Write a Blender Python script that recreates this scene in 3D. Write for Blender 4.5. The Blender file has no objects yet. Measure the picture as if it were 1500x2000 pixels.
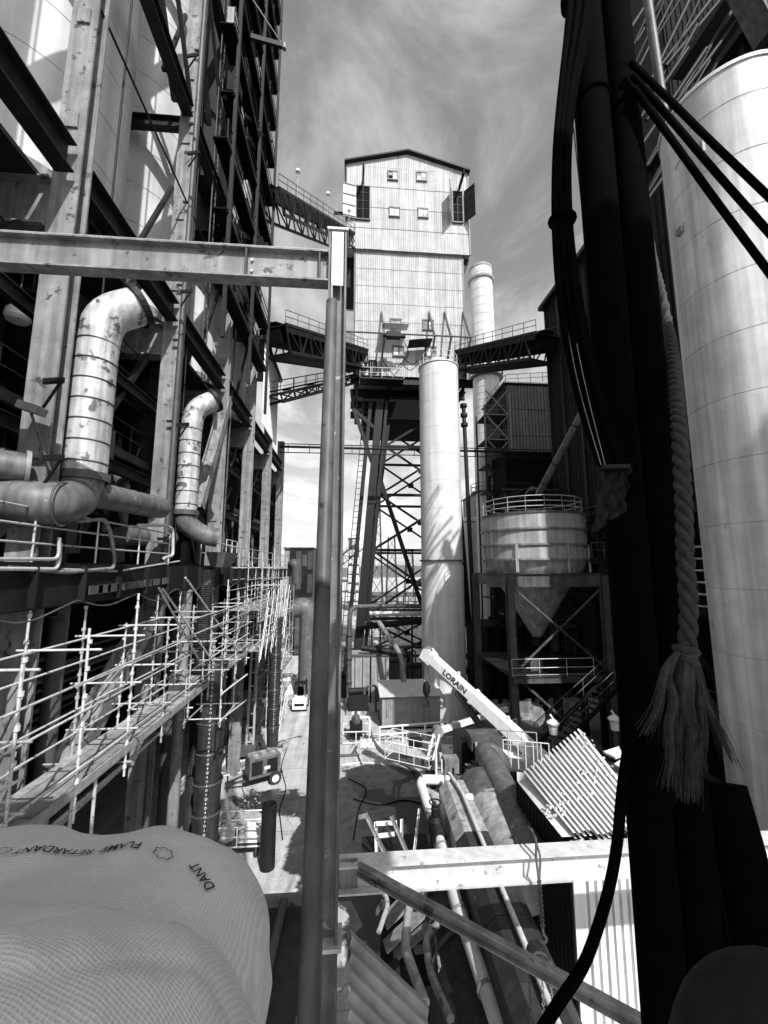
import bpy, math, random
from mathutils import Vector, Matrix, noise
R = math.radians
random.seed(7)
scene = bpy.context.scene
col = scene.collection
V = Vector

# ------------------------------------------------------------------ camera
FPX = 800.0; HC = 12.0
PITCH = math.atan(110 / FPX)
YAW = math.atan(65 / FPX * math.cos(PITCH))
cam_d = bpy.data.cameras.new('camera'); cam = bpy.data.objects.new('camera', cam_d); col.objects.link(cam)
cam_d.sensor_fit = 'VERTICAL'; cam_d.sensor_height = 36; cam_d.lens = 36 * FPX / 2000
cam_d.clip_start = 0.05; cam_d.clip_end = 3000
cam.location = (0, 0, HC); cam.rotation_euler = (math.pi / 2 + PITCH, 0, -YAW)
scene.camera = cam
scene.render.resolution_x = 768; scene.render.resolution_y = 1024

# ------------------------------------------------------------------ sky and sun
SUN_AZ, SUN_EL = R(20), R(44)      # from behind the viewer, a little to the right
SUN = V((math.sin(SUN_AZ) * math.cos(SUN_EL), -math.cos(SUN_AZ) * math.cos(SUN_EL), math.sin(SUN_EL)))
w = bpy.data.worlds.new('World'); scene.world = w; w.use_nodes = True
nt = w.node_tree; nt.nodes.clear(); L = nt.links.new; N = nt.nodes.new
def mth(op, a, b=None, c=None, tree=None):
    n = (tree or nt).nodes.new('ShaderNodeMath'); n.operation = op
    for i, v in enumerate((a, b, c)):
        if v is None: continue
        if isinstance(v, (int, float)): n.inputs[i].default_value = v
        else: (tree or nt).links.new(v, n.inputs[i])
    return n.outputs[0]
sky = N('ShaderNodeTexSky'); sky.sky_type = 'NISHITA'; sky.sun_disc = False
sky.sun_elevation = SUN_EL; sky.sun_rotation = math.pi - SUN_AZ; sky.dust_density = 2.5; sky.air_density = 1.0
bw = N('ShaderNodeRGBToBW'); L(sky.outputs[0], bw.inputs[0])
tc = N('ShaderNodeTexCoord'); sp = N('ShaderNodeSeparateXYZ'); L(tc.outputs['Generated'], sp.inputs[0])
zz = mth('ADD', mth('MAXIMUM', sp.outputs[2], 0.0), 0.16)
cx = mth('DIVIDE', sp.outputs[0], zz); cy = mth('DIVIDE', sp.outputs[1], zz)
cb = N('ShaderNodeCombineXYZ'); L(cx, cb.inputs[0]); L(mth('MULTIPLY', cy, 0.8), cb.inputs[1])
n1 = N('ShaderNodeTexNoise'); n1.inputs['Scale'].default_value = 2.3; n1.inputs['Detail'].default_value = 9
n1.inputs['Roughness'].default_value = 0.6; n1.inputs['Distortion'].default_value = 0.7
L(cb.outputs[0], n1.inputs['Vector'])
mr = N('ShaderNodeMapRange'); mr.interpolation_type = 'SMOOTHSTEP'
mr.inputs['From Min'].default_value = 0.40; mr.inputs['From Max'].default_value = 0.70; L(n1.outputs['Fac'], mr.inputs['Value'])
cloud = mth('ADD', mth('MULTIPLY', mr.outputs[0], 2.9), mth('DIVIDE', .56, zz))          # wisps in a thin veil that thickens towards the horizon
tot = mth('ADD', bw.outputs[0], cloud)
cc = N('ShaderNodeCombineColor'); [L(tot, cc.inputs[i]) for i in range(3)]
bg = N('ShaderNodeBackground'); bg.inputs['Strength'].default_value = 0.12; L(cc.outputs[0], bg.inputs['Color'])
wo = N('ShaderNodeOutputWorld'); L(bg.outputs[0], wo.inputs[0])
sd = bpy.data.lights.new('sun', 'SUN'); sd.energy = 5.0; sd.angle = R(0.53); sd.color = (1, 1, 1)
so = bpy.data.objects.new('sun', sd); col.objects.link(so)
so.rotation_euler = SUN.to_track_quat('Z', 'Y').to_euler(); so.location = (10, -20, 60)
vs = scene.view_settings; vs.view_transform = 'Standard'; vs.look = 'None'; vs.exposure = 0.28; vs.gamma = 1.0; vs.use_curve_mapping = False

# ------------------------------------------------------------------ pixel of the photograph -> place in the yard
_f = V((math.sin(YAW) * math.cos(PITCH), math.cos(YAW) * math.cos(PITCH), math.sin(PITCH)))
_r = V((math.cos(YAW), -math.sin(YAW), 0)); _u = _r.cross(_f)
def P(x, y, X=None, Y=None, Z=None):
    d = _f * FPX + _r * (x - 750) + _u * (1000 - y)
    t = X / d.x if X is not None else (Y / d.y if Y is not None else (Z - HC) / d.z)
    return V((0, 0, HC)) + d * t

# ------------------------------------------------------------------ materials
MATS = {}
def mat(name, c0, c1=None, scale=2.0, rough=0.6, metal=0.0, streak=0.0, patch=None, bump=0.0, bscale=40.0, rnd=0.0, spec=0.4):
    c1 = c0 if c1 is None else c1
    m = bpy.data.materials.new(name); m.use_nodes = True; t = m.node_tree; b = t.nodes['Principled BSDF']
    ln = t.links.new; nn = t.nodes.new
    geo = nn('ShaderNodeNewGeometry'); pos = geo.outputs['Position']
    a = nn('ShaderNodeTexNoise'); a.inputs['Scale'].default_value = scale; a.inputs['Detail'].default_value = 7; a.inputs['Roughness'].default_value = 0.62
    ln(pos, a.inputs['Vector'])
    r1 = nn('ShaderNodeMapRange'); r1.inputs['From Min'].default_value = 0.3; r1.inputs['From Max'].default_value = 0.7
    r1.inputs['To Min'].default_value = c0; r1.inputs['To Max'].default_value = c1; ln(a.outputs['Fac'], r1.inputs['Value'])
    v = r1.outputs[0]
    if streak:
        mp = nn('ShaderNodeMapping'); mp.inputs['Scale'].default_value = (scale * 3.5, scale * 3.5, scale * 0.14); ln(pos, mp.inputs['Vector'])
        s = nn('ShaderNodeTexNoise'); s.inputs['Scale'].default_value = 1.0; s.inputs['Detail'].default_value = 5; ln(mp.outputs[0], s.inputs['Vector'])
        r2 = nn('ShaderNodeMapRange'); r2.inputs['From Min'].default_value = 0.38; r2.inputs['From Max'].default_value = 0.66
        r2.inputs['To Min'].default_value = 1 - streak; r2.inputs['To Max'].default_value = 1.0; ln(s.outputs['Fac'], r2.inputs['Value'])
        v = mth('MULTIPLY', v, r2.outputs[0], tree=t)
    if patch:                                    # (colour, threshold, scale): rust, peeled paint, damp
        q = nn('ShaderNodeTexNoise'); q.inputs['Scale'].default_value = patch[2]; q.inputs['Detail'].default_value = 8; q.inputs['Roughness'].default_value = 0.6; ln(pos, q.inputs['Vector'])
        r3 = nn('ShaderNodeMapRange'); r3.inputs['From Min'].default_value = patch[1]; r3.inputs['From Max'].default_value = patch[1] + 0.05; ln(q.outputs['Fac'], r3.inputs['Value'])
        mx = nn('ShaderNodeMix'); mx.data_type = 'FLOAT'; ln(r3.outputs[0], mx.inputs[0]); ln(v, mx.inputs[2]); mx.inputs[3].default_value = patch[0]; v = mx.outputs[0]
    if rnd:
        oi = nn('ShaderNodeObjectInfo')
        r4 = nn('ShaderNodeMapRange'); r4.inputs['To Min'].default_value = 1 - rnd; r4.inputs['To Max'].default_value = 1 + rnd; ln(oi.outputs['Random'], r4.inputs['Value'])
        v = mth('MULTIPLY', v, r4.outputs[0], tree=t)
    c = nn('ShaderNodeCombineColor'); [ln(v, c.inputs[i]) for i in range(3)]
    ln(c.outputs[0], b.inputs['Base Color'])
    b.inputs['Roughness'].default_value = rough; b.inputs['Metallic'].default_value = metal; b.inputs['Specular IOR Level'].default_value = spec
    if bump:
        n = nn('ShaderNodeTexNoise'); n.inputs['Scale'].default_value = bscale; n.inputs['Detail'].default_value = 6; ln(pos, n.inputs['Vector'])
        bp = nn('ShaderNodeBump'); bp.inputs['Strength'].default_value = bump; bp.inputs['Distance'].default_value = 0.02; ln(n.outputs['Fac'], bp.inputs['Height']); ln(bp.outputs[0], b.inputs['Normal'])
    MATS[name] = m; return m
mat('concrete_silo', .48, .7, .45, .85, streak=.28, bump=.25, bscale=12)
mat('concrete', .25, .4, .8, .85, streak=.3, bump=.3, bscale=15)
mat('concrete_pale', .5, .66, .5, .85, streak=.2, bump=.2, bscale=15)
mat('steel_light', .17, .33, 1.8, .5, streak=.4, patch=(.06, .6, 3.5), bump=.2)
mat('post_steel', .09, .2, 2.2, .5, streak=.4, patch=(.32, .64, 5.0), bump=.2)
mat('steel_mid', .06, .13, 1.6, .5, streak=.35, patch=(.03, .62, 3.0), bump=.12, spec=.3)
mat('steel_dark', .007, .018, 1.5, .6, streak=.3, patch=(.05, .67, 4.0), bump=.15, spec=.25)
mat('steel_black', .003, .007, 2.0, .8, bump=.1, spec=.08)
mat('steel_worn', .5, .72, 2.6, .45, streak=.18, patch=(.22, .62, 7.0), bump=.2)
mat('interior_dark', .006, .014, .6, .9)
mat('galvanised', .42, .62, 6.0, .45, metal=.2, patch=(.15, .6, 9.0), rnd=.25)
mat('duct_metal', .42, .74, 2.6, .45, metal=.15, streak=.42, patch=(.1, .57, 2.4), bump=.2)
mat('duct_dark', .10, .2, 2.0, .5, metal=.1, streak=.4, patch=(.45, .66, 2.0), bump=.2)
mat('tower_sheet', .38, .50, .9, .55, streak=.3, rnd=.07, bump=.1)
mat('sheet_white', .68, .82, 1.5, .45, streak=.15, patch=(.35, .69, 5.0), rnd=.05)
mat('sheet_grey', .26, .4, 1.2, .5, streak=.35, rnd=.1)
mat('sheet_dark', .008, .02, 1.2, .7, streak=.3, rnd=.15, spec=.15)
mat('stack_white', .6, .76, .6, .5, streak=.22, bump=.05)
mat('white_paint', .72, .84, 2.0, .4, streak=.1, patch=(.45, .72, 8.0))
mat('tank_plate', .3, .5, 1.6, .55, streak=.4, patch=(.12, .62, 1.8), bump=.15)
mat('bin_paint', .36, .56, .9, .6, streak=.45, patch=(.16, .66, 1.4), bump=.1)
mat('plank', .16, .36, 5.0, .8, patch=(.13, .62, 4.0), rnd=.4, bump=.3)
mat('duct_black', .02, .05, 1.6, .6, streak=.4, patch=(.12, .66, 2.0), bump=.2)
mat('chute_rubber', .025, .06, 3.0, .5, streak=.5, patch=(.13, .66, 3.0))
mat('rubber', .0008, .0025, 9.0, .85, bump=.2, spec=.012)
mat('pane', .05, .1, .8, .15, spec=.8)
mat('pane_white', .62, .75, 2.0, .3)
mat('tank_silo', .52, .76, .9, .55, streak=.38, patch=(.33, .64, 1.6), bump=.12, bscale=6)
mat('tower_sheet2', .3, .4, .5, .6, streak=.5, rnd=.1)
mat('dark_soft', .018, .03, 9.0, .9, spec=.1)
mat('rope_fibre', .02, .065, 24.0, .9, bump=.6, bscale=220)
mat('ink', .02, .03, 8.0, .7)
mat('debris', .35, .6, 9.0, .9, bump=.7, bscale=25)
mat('tyre', .02, .03, 5.0, .8)
mat('canvas', .5, .7, 3.0, .85, bump=.4, bscale=30)
mat('foliage_far', .08, .14, .4, .95)
mat('lamp_glass', .75, .85, 4.0, .25)

# ------------------------------------------------------------------ mesh helpers
def worg(o):
    p = V((0, 0, 0))
    while o is not None: p += o.location; o = o.parent
    return p
LAB = {}
def tag(o, label, cat, group=None):
    o['label'] = label; o['category'] = cat
    if group: o['group'] = group
    return o
def thing(name, label, cat, loc=(0, 0, 0), group=None):
    o = bpy.data.objects.new(name, None); col.objects.link(o); o.location = V(loc); o.empty_display_size = .3
    return tag(o, label, cat, group)
def frame(d, up=V((0, 0, 1))):
    d = V(d).normalized()
    if abs(d.dot(up)) > .99: up = V((0, 1, 0))
    x = d.cross(up).normalized(); y = x.cross(d).normalized()
    return x, y, d
class MB:
    def __init__(s): s.v = []; s.f = []; s.sm = []
    def add(s, vs, fs, smooth=False):
        o = len(s.v); s.v += [V(p) for p in vs]; s.f += [tuple(i + o for i in f) for f in fs]; s.sm += [smooth] * len(fs); return s
    def box(s, c, size, M=None):
        x, y, z = (q / 2 for q in size); c = V(c)
        vs = [V(p) for p in ((-x, -y, -z), (x, -y, -z), (x, y, -z), (-x, y, -z), (-x, -y, z), (x, -y, z), (x, y, z), (-x, y, z))]
        if M: vs = [M @ p for p in vs]
        return s.add([p + c for p in vs], [(0, 3, 2, 1), (4, 5, 6, 7), (0, 1, 5, 4), (1, 2, 6, 5), (2, 3, 7, 6), (3, 0, 4, 7)])
    def b2(s, lo, hi):
        lo = V(lo); hi = V(hi); return s.box((lo + hi) / 2, hi - lo)
    def prof(s, p0, p1, pts, up=V((0, 0, 1)), smooth=False):      # sweep a closed 2-D profile from p0 to p1
        p0 = V(p0); p1 = V(p1); x, y, d = frame(p1 - p0, up); n = len(pts)
        vs = [p + x * a + y * b for p in (p0, p1) for a, b in pts]
        fs = [(i, (i + 1) % n, n + (i + 1) % n, n + i) for i in range(n)]
        fs += [tuple(range(n - 1, -1, -1)), tuple(range(n, 2 * n))]
        return s.add(vs, fs, smooth)
    def bar(s, p0, p1, w_, h_, up=V((0, 0, 1))):
        w_ /= 2; h_ /= 2; return s.prof(p0, p1, [(-w_, -h_), (w_, -h_), (w_, h_), (-w_, h_)], up)
    def ibeam(s, p0, p1, d, b, tf=.03, tw=.02, up=V((0, 0, 1))):
        h_ = d / 2; q = b / 2; t = tw / 2
        return s.prof(p0, p1, [(-q, -h_), (q, -h_), (q, -h_ + tf), (t, -h_ + tf), (t, h_ - tf), (q, h_ - tf), (q, h_), (-q, h_), (-q, h_ - tf), (-t, h_ - tf), (-t, -h_ + tf), (-q, -h_ + tf)], up)
    def angle(s, p0, p1, a, t=.012, up=V((0, 0, 1))):
        return s.prof(p0, p1, [(0, 0), (a, 0), (a, t), (t, t), (t, a), (0, a)], up)
    def channel(s, p0, p1, d, b, t=.015, up=V((0, 0, 1))):
        h_ = d / 2
        return s.prof(p0, p1, [(0, -h_), (b, -h_), (b, -h_ + t), (t, -h_ + t), (t, h_ - t), (b, h_ - t), (b, h_), (0, h_)], up)
    def tube(s, p0, p1, r, n=12, r2=None, cap=True):
        p0 = V(p0); p1 = V(p1); r2 = r if r2 is None else r2; x, y, d = frame(p1 - p0)
        vs = [p + x * (q * math.cos(2 * math.pi * i / n)) + y * (q * math.sin(2 * math.pi * i / n)) for p, q in ((p0, r), (p1, r2)) for i in range(n)]
        s.add(vs, [(i, (i + 1) % n, n + (i + 1) % n, n + i) for i in range(n)], True)
        if cap: s.add(vs, [tuple(range(n - 1, -1, -1)), tuple(range(n, 2 * n))])
        return s
    def pipe(s, pts, r, n=10, bend=0.0, seg=6, rads=None, cap=True):
        pts = [V(p) for p in pts]
        if bend and len(pts) > 2:
            out = [pts[0]]
            for a, b, c in zip(pts, pts[1:], pts[2:]):
                k = min(bend, (a - b).length * .49, (c - b).length * .49)
                u0 = b + (a - b).normalized() * k; u1 = b + (c - b).normalized() * k
                for i in range(seg + 1):
                    t = i / seg; out.append(u0 * (1 - t) ** 2 + b * 2 * t * (1 - t) + u1 * t * t)
            pts = out + [pts[-1]]
        m = len(pts); vs = []; x = None
        for i, p in enumerate(pts):
            d = (pts[min(i + 1, m - 1)] - pts[max(i - 1, 0)]).normalized()
            if x is None: x, y, _ = frame(d)
            else:
                x = (x - d * x.dot(d)).normalized(); y = x.cross(d)
            q = rads[min(i, len(rads) - 1)] if rads else r
            vs += [p + x * (q * math.cos(2 * math.pi * k / n)) + y * (q * math.sin(2 * math.pi * k / n)) for k in range(n)]
        fs = [(i * n + k, i * n + (k + 1) % n, (i + 1) * n + (k + 1) % n, (i + 1) * n + k) for i in range(m - 1) for k in range(n)]
        s.add(vs, fs, True)
        if cap: s.add(vs, [tuple(range(n - 1, -1, -1)), tuple(range((m - 1) * n, m * n))])
        return s
    def lathe(s, c, prof, n=32, axis=V((0, 0, 1)), smooth=True, a0=0, a1=2 * math.pi):
        c = V(c); x, y, d = frame(axis); full = abs(a1 - a0 - 2 * math.pi) < 1e-4; k = n if full else n + 1
        vs = [c + d * z + x * (r * math.cos(a0 + (a1 - a0) * i / n)) + y * (r * math.sin(a0 + (a1 - a0) * i / n)) for r, z in prof for i in range(k)]
        fs = []
        for j in range(len(prof) - 1):
            for i in range(n):
                i2 = (i + 1) % k; fs.append((j * k + i, j * k + i2, (j + 1) * k + i2, (j + 1) * k + i))
        return s.add(vs, fs, smooth)
    def torus(s, c, Rr, r, axis=V((0, 0, 1)), n=24, m=6):
        return s.lathe(c, [(Rr + r * math.cos(2 * math.pi * j / m), r * math.sin(2 * math.pi * j / m)) for j in range(m + 1)], n, axis)
    def corr(s, o, eu, ev, pitch=.2, depth=.05, trap=True, groove=False):   # corrugated sheet: origin o, width vector eu, height vector ev
        o = V(o); eu = V(eu); ev = V(ev); n = max(1, round(eu.length / pitch)); nm = eu.cross(ev).normalized() * depth
        ks = ((0, 0), (.30, 0), (.42, 1), (.88, 1)) if trap else tuple((i / 6, .5 - .5 * math.cos(2 * math.pi * i / 6)) for i in range(6))
        if groove: ks = ((0, 0), (.3, 0), (.33, 1), (.97, 1))
        row = [((i + a) / n, b) for i in range(n) for a, b in ks] + [(1, 0)]
        vs = [o + eu * a + ev * h_ + nm * b for h_ in (0, 1) for a, b in row]; k = len(row)
        s.add(vs, [(i, i + 1, k + i + 1, k + i) for i in range(k - 1)], not trap)
        return s
    def build(s, name, m, parent=None, loc=None):
        og = worg(parent) if parent is not None else V((0, 0, 0))
        me = bpy.data.meshes.new(name); l = V(loc) if loc is not None else V((0, 0, 0))
        me.from_pydata([tuple(p - og - l) for p in s.v], [], s.f)
        me.polygons.foreach_set('use_smooth', s.sm)
        me.materials.append(MATS[m]); me.update()
        if any(s.sm): me.set_sharp_from_angle(angle=R(38))
        o = bpy.data.objects.new(name, me); col.objects.link(o); o.location = l
        if parent is not None: o.parent = parent
        return o
def struct(o): o['kind'] = 'structure'; return o
def inst(name, me, parent, loc, rot=None, sc=None):
    o = bpy.data.objects.new(name, me); col.objects.link(o); o.parent = parent
    o.location = V(loc) - (worg(parent) if parent is not None else V((0, 0, 0)))
    if rot is not None: o.rotation_mode = 'QUATERNION'; o.rotation_quaternion = rot
    if sc is not None: o.scale = sc
    return o
_uc = {}
def rod(name, p0, p1, r, m, parent, n=8):                # one straight tube as an object that shares its mesh
    k = (m, n)
    if k not in _uc:
        b = MB().tube((0, 0, 0), (0, 0, 1), 1, n); me = bpy.data.meshes.new('tube_' + m)
        me.from_pydata([tuple(p) for p in b.v], [], b.f); me.polygons.foreach_set('use_smooth', b.sm); me.materials.append(MATS[m]); _uc[k] = me
    p0 = V(p0); p1 = V(p1); d = p1 - p0
    return inst(name, _uc[k], parent, p0, d.to_track_quat('Z', 'Y'), (r, r, d.length))
_ub = {}
def slab(name, c, size, m, parent, rot=None):            # a box as an object that shares its mesh
    if m not in _ub:
        b = MB().box((0, 0, 0), (1, 1, 1)); me = bpy.data.meshes.new('box_' + m)
        me.from_pydata([tuple(p) for p in b.v], [], b.f); me.materials.append(MATS[m]); _ub[m] = me
    return inst(name, _ub[m], parent, c, rot, size)
def plank_between(name, p0, p1, w_, h_, m, parent, up=V((0, 0, 1))):
    p0 = V(p0); p1 = V(p1); x, y, d = frame(p1 - p0, up)
    q = Matrix((x, d, y)).transposed().to_quaternion()
    return slab(name, (p0 + p1) / 2, (w_, (p1 - p0).length, h_), m, parent, q)
def rail(parent, pts, h=1.0, step=1.5, m='galvanised', r=.022, levels=(.5, 1.0)):
    """guard rail along a polyline: posts and rails, each a part"""
    pts = [V(p) for p in pts]; up = V((0, 0, 1))
    for a, b in zip(pts, pts[1:]):
        k = max(1, round((b - a).length / step))
        for i in range(k + 1): rod('rail_post', a + (b - a) * (i / k), a + (b - a) * (i / k) + up * h, r, m, parent, 6)
        for l in levels: rod('guard_rail', a + up * h * l, b + up * h * l, r, m, parent, 6)
def text_mesh(body, size=1.0, bold=0.0, res=3):
    cu = bpy.data.curves.new('lettering', 'FONT'); cu.body = body; cu.size = size; cu.offset = bold; cu.resolution_u = res; cu.align_x = 'CENTER'; cu.align_y = 'CENTER'; cu.fill_mode = 'FRONT'
    ob = bpy.data.objects.new('lettering', cu); col.objects.link(ob); bpy.context.view_layer.update()
    me = bpy.data.meshes.new_from_object(ob.evaluated_get(bpy.context.evaluated_depsgraph_get()))
    out = ([v.co.copy() for v in me.vertices], [tuple(p.vertices) for p in me.polygons])
    bpy.data.objects.remove(ob); bpy.data.curves.remove(cu); bpy.data.meshes.remove(me)
    return out
# ================================================================== SETTING
def ground_material():
    m = bpy.data.materials.new('yard_concrete'); m.use_nodes = True; t = m.node_tree; b = t.nodes['Principled BSDF']; nn = t.nodes.new; ln = t.links.new
    g = nn('ShaderNodeNewGeometry').outputs['Position']
    def nz(sc, det=8, ro=.6, dist=0.0):
        n = nn('ShaderNodeTexNoise'); n.inputs['Scale'].default_value = sc; n.inputs['Detail'].default_value = det; n.inputs['Roughness'].default_value = ro; n.inputs['Distortion'].default_value = dist; ln(g, n.inputs['Vector']); return n.outputs['Fac']
    def rng(v, a, b_, c, d, sm=False):
        r = nn('ShaderNodeMapRange'); r.inputs['From Min'].default_value = a; r.inputs['From Max'].default_value = b_; r.inputs['To Min'].default_value = c; r.inputs['To Max'].default_value = d; ln(v, r.inputs['Value']); return r.outputs[0]
    base = rng(nz(.9), .3, .7, .40, .58)
    fine = rng(nz(9.0, 6, .7), .3, .7, .72, 1.12)
    mpt = nn('ShaderNodeMapping'); mpt.inputs['Scale'].default_value = (2.2, .12, 1); ln(g, mpt.inputs['Vector'])
    trk = nn('ShaderNodeTexNoise'); trk.inputs['Scale'].default_value = 1.0; trk.inputs['Detail'].default_value = 7; ln(mpt.outputs[0], trk.inputs['Vector'])
    fine = mth('MULTIPLY', fine, rng(trk.outputs['Fac'], .35, .62, .72, 1.05), tree=t)
    base = mth('MULTIPLY', base, fine, tree=t)
    # damp and oil: blotches with a hard uneven edge, commoner in the middle of the yard by the machines
    s = nn('ShaderNodeSeparateXYZ'); ln(g, s.inputs[0])
    dx = mth('DIVIDE', mth('SUBTRACT', s.outputs[0], 1.4, tree=t), 3.4, tree=t); dy = mth('DIVIDE', mth('SUBTRACT', s.outputs[1], 21.0, tree=t), 5.5, tree=t)
    e = mth('ADD', mth('POWER', dx, 2, tree=t), mth('POWER', dy, 2, tree=t), tree=t)
    ex = mth('DIVIDE', mth('ADD', s.outputs[0], 3.2, tree=t), 2.6, tree=t); ey = mth('DIVIDE', mth('SUBTRACT', s.outputs[1], 23.4, tree=t), 1.5, tree=t)
    e2 = mth('ADD', mth('POWER', ex, 2, tree=t), mth('POWER', ey, 2, tree=t), tree=t)
    near = mth('MAXIMUM', rng(e, .5, 1.7, .42, 0.0), rng(e2, .3, 1.8, .26, 0.0), tree=t)
    wet = rng(mth('ADD', nz(.32, 9, .62, .6), near, tree=t), .62, .66, 0, 1)
    mx = nn('ShaderNodeMix'); mx.data_type = 'FLOAT'; ln(wet, mx.inputs[0]); ln(base, mx.inputs[2]); ln(rng(nz(2.0), .3, .7, .012, .042), mx.inputs[3])
    vo = nn('ShaderNodeTexVoronoi'); vo.feature = 'DISTANCE_TO_EDGE'; vo.inputs['Scale'].default_value = .22
    wv = nn('ShaderNodeVectorMath'); wv.operation = 'ADD'; ln(g, wv.inputs[0])
    nc = nn('ShaderNodeTexNoise'); nc.inputs['Scale'].default_value = .9; nc.inputs['Detail'].default_value = 6; ln(g, nc.inputs['Vector']); ln(nc.outputs['Color'], wv.inputs[1]); ln(wv.outputs[0], vo.inputs['Vector'])
    cr = rng(vo.outputs['Distance'], 0.0, .007, .6, 1.0)
    jx = mth('ABSOLUTE', mth('SUBTRACT', mth('FRACT', mth('DIVIDE', s.outputs[1], 6.0, tree=t), tree=t), .5, tree=t), tree=t)
    v = mth('MULTIPLY', mth('MULTIPLY', mx.outputs[0], cr, tree=t), rng(jx, 0, .006, .4, 1), tree=t)
    c = nn('ShaderNodeCombineColor'); [ln(v, c.inputs[i]) for i in range(3)]; ln(c.outputs[0], b.inputs['Base Color'])
    ln(rng(wet, 0, 1, .85, .3), b.inputs['Roughness'])
    bp = nn('ShaderNodeBump'); bp.inputs['Strength'].default_value = .3; bp.inputs['Distance'].default_value = .02; ln(nz(14, 5), bp.inputs['Height']); ln(bp.outputs[0], b.inputs['Normal'])
    MATS['yard'] = m
ground_material()
g = MB()
def gz(x, y): return 0.0
g.add([(-900, -300, 0), (900, -300, 0), (900, 1800, 0), (-900, 1800, 0)], [(0, 1, 2, 3)])
struct(g.build('ground', 'yard'))
h = MB(); n = 60
for i in range(n + 1):
    x = -700 + 1500 * i / n
    top = 14 + 16 * noise.noise(V((x * .006, 3, 0))) + 8 * noise.noise(V((x * .03, 9, 0)))
    h.v += [V((x, 560, -1)), V((x, 600, max(3, top * .7))), V((x, 680, max(4, top))), V((x, 800, -1))]
for i in range(n):
    for j in range(3): a = i * 4 + j; h.f.append((a, a + 4, a + 5, a + 1)); h.sm.append(True)
struct(h.build('hills', 'foliage_far'))

# ================================================================== LEFT PROCESS BUILDING
COLY = [3.4, 9.2, 15.0, 20.8, 26.6, 32.6, 38.6]; CX = -6.75
fb = thing('process_building', 'tall steel framed process building with open floors along the left side of the yard', 'building', (CX, 20, 0))
for i, y in enumerate(COLY):
    top = 58 if i < 5 else 24
    c = MB().ibeam((CX, y, 0), (CX, y, top), .40, .62, .05, .04, up=V((0, 1, 0)))
    o = c.build('column', 'steel_light', fb)
    for z in [x for x in (14.5, 22.6, 25.6, 29.0, 32.0) if x < top]:
        MB().box((CX, y - .225, z), (.3, .05, .4)).build('splice_plate', 'steel_light', o)
for z, d in ((21.45, .75), (30.2, .55), (38.6, .55), (47, .55)):
    for a, b in zip(COLY, COLY[1:]):
        if b > 27 and z > 24: continue
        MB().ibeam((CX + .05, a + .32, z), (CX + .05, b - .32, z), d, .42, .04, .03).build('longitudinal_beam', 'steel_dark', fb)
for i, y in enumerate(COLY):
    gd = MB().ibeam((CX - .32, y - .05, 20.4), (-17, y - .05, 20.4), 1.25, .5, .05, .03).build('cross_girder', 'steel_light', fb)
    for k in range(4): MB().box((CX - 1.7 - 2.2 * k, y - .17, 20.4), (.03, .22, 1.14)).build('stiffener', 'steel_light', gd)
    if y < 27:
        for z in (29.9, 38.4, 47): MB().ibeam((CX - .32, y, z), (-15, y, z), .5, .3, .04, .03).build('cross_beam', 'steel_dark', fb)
# slanting braces in the bays above the girders and the two pale rakers below
for a, b in zip(COLY[:4], COLY[1:5]):
    MB().bar((CX - .5, a + .3, 38.2), (CX - .5, b - .3, 30.6), .22, .22).build('bay_brace', 'steel_dark', fb)
    MB().bar((CX - .45, a + .3, 46.6), (CX - .45, b - .3, 39), .22, .22).build('bay_brace', 'steel_dark', fb)
MB().ibeam(P(443, 780, X=CX + .1), P(385, 990, X=CX + .1), .5, .45, .04, .03, up=V((1, 0, 0))).build('raker', 'steel_light', fb)
MB().ibeam(P(314, 1160, X=CX + .1), P(120, 1510, X=CX + .1), .55, .5, .05, .03, up=V((1, 0, 0))).build('raker', 'steel_light', fb)
MB().bar(P(280, 540, X=CX - 1.2), P(225, 600, X=CX - 1.2), .3, .3).build('knee_brace', 'steel_dark', fb)
# floors, back wall, soffit
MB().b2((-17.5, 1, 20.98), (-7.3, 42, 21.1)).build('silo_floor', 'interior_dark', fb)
MB().b2((-17.5, 1, 0), (-17.2, 44, 20.9)).build('back_wall', 'interior_dark', fb)  # black walls here keep the open floors dark
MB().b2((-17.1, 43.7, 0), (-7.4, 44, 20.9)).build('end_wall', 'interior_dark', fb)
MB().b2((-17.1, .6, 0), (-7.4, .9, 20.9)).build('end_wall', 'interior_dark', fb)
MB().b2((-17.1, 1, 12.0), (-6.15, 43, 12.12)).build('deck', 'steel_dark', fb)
db_ = MB().channel((-6.1, 2, 11.65), (-6.1, 43, 11.65), .9, -.2, .03).build('deck_edge_beam', 'steel_dark', fb)
for k in range(26): MB().box((-6.0, 2.6 + k * 1.45, 11.65), (.14, .03, .8)).build('stiffener', 'steel_dark', db_)
for k in range(9):
    p = P(186 + k * 17, 1152 - k * 2.2, X=-6.0); MB().box((-5.985, p.y, p.z), (.02, .52 - .015 * k, .2)).build('pale_tag', 'steel_mid', db_)
for k in range(7): MB().pipe([(-6.0, 4.5 + k * 2.6, 11.3), (-5.98, 5.6 + k * 2.6, 11.05 - .1 * (k % 2)), (-6.0, 7.1 + k * 2.6, 11.3)], .018, 6, bend=.5).build('slung_cable', 'steel_mid', db_)
for y in COLY: MB().ibeam((-6.3, y + .4, 11.4), (-17, y + .4, 11.4), .9, .4, .04, .03).build('deck_beam', 'steel_dark', fb)
MB().b2((-17.1, 1, 16.3), (-8.6, 43, 16.4)).build('deck', 'steel_dark', fb)
MB().channel((-8.5, 2, 16.2), (-8.5, 43, 16.2), .35, -.12, .03).build('deck_edge_beam', 'steel_mid', fb)
MB().b2((-17.1, 1, 5.6), (-7.6, 43, 5.75)).build('deck', 'steel_dark', fb)
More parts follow.
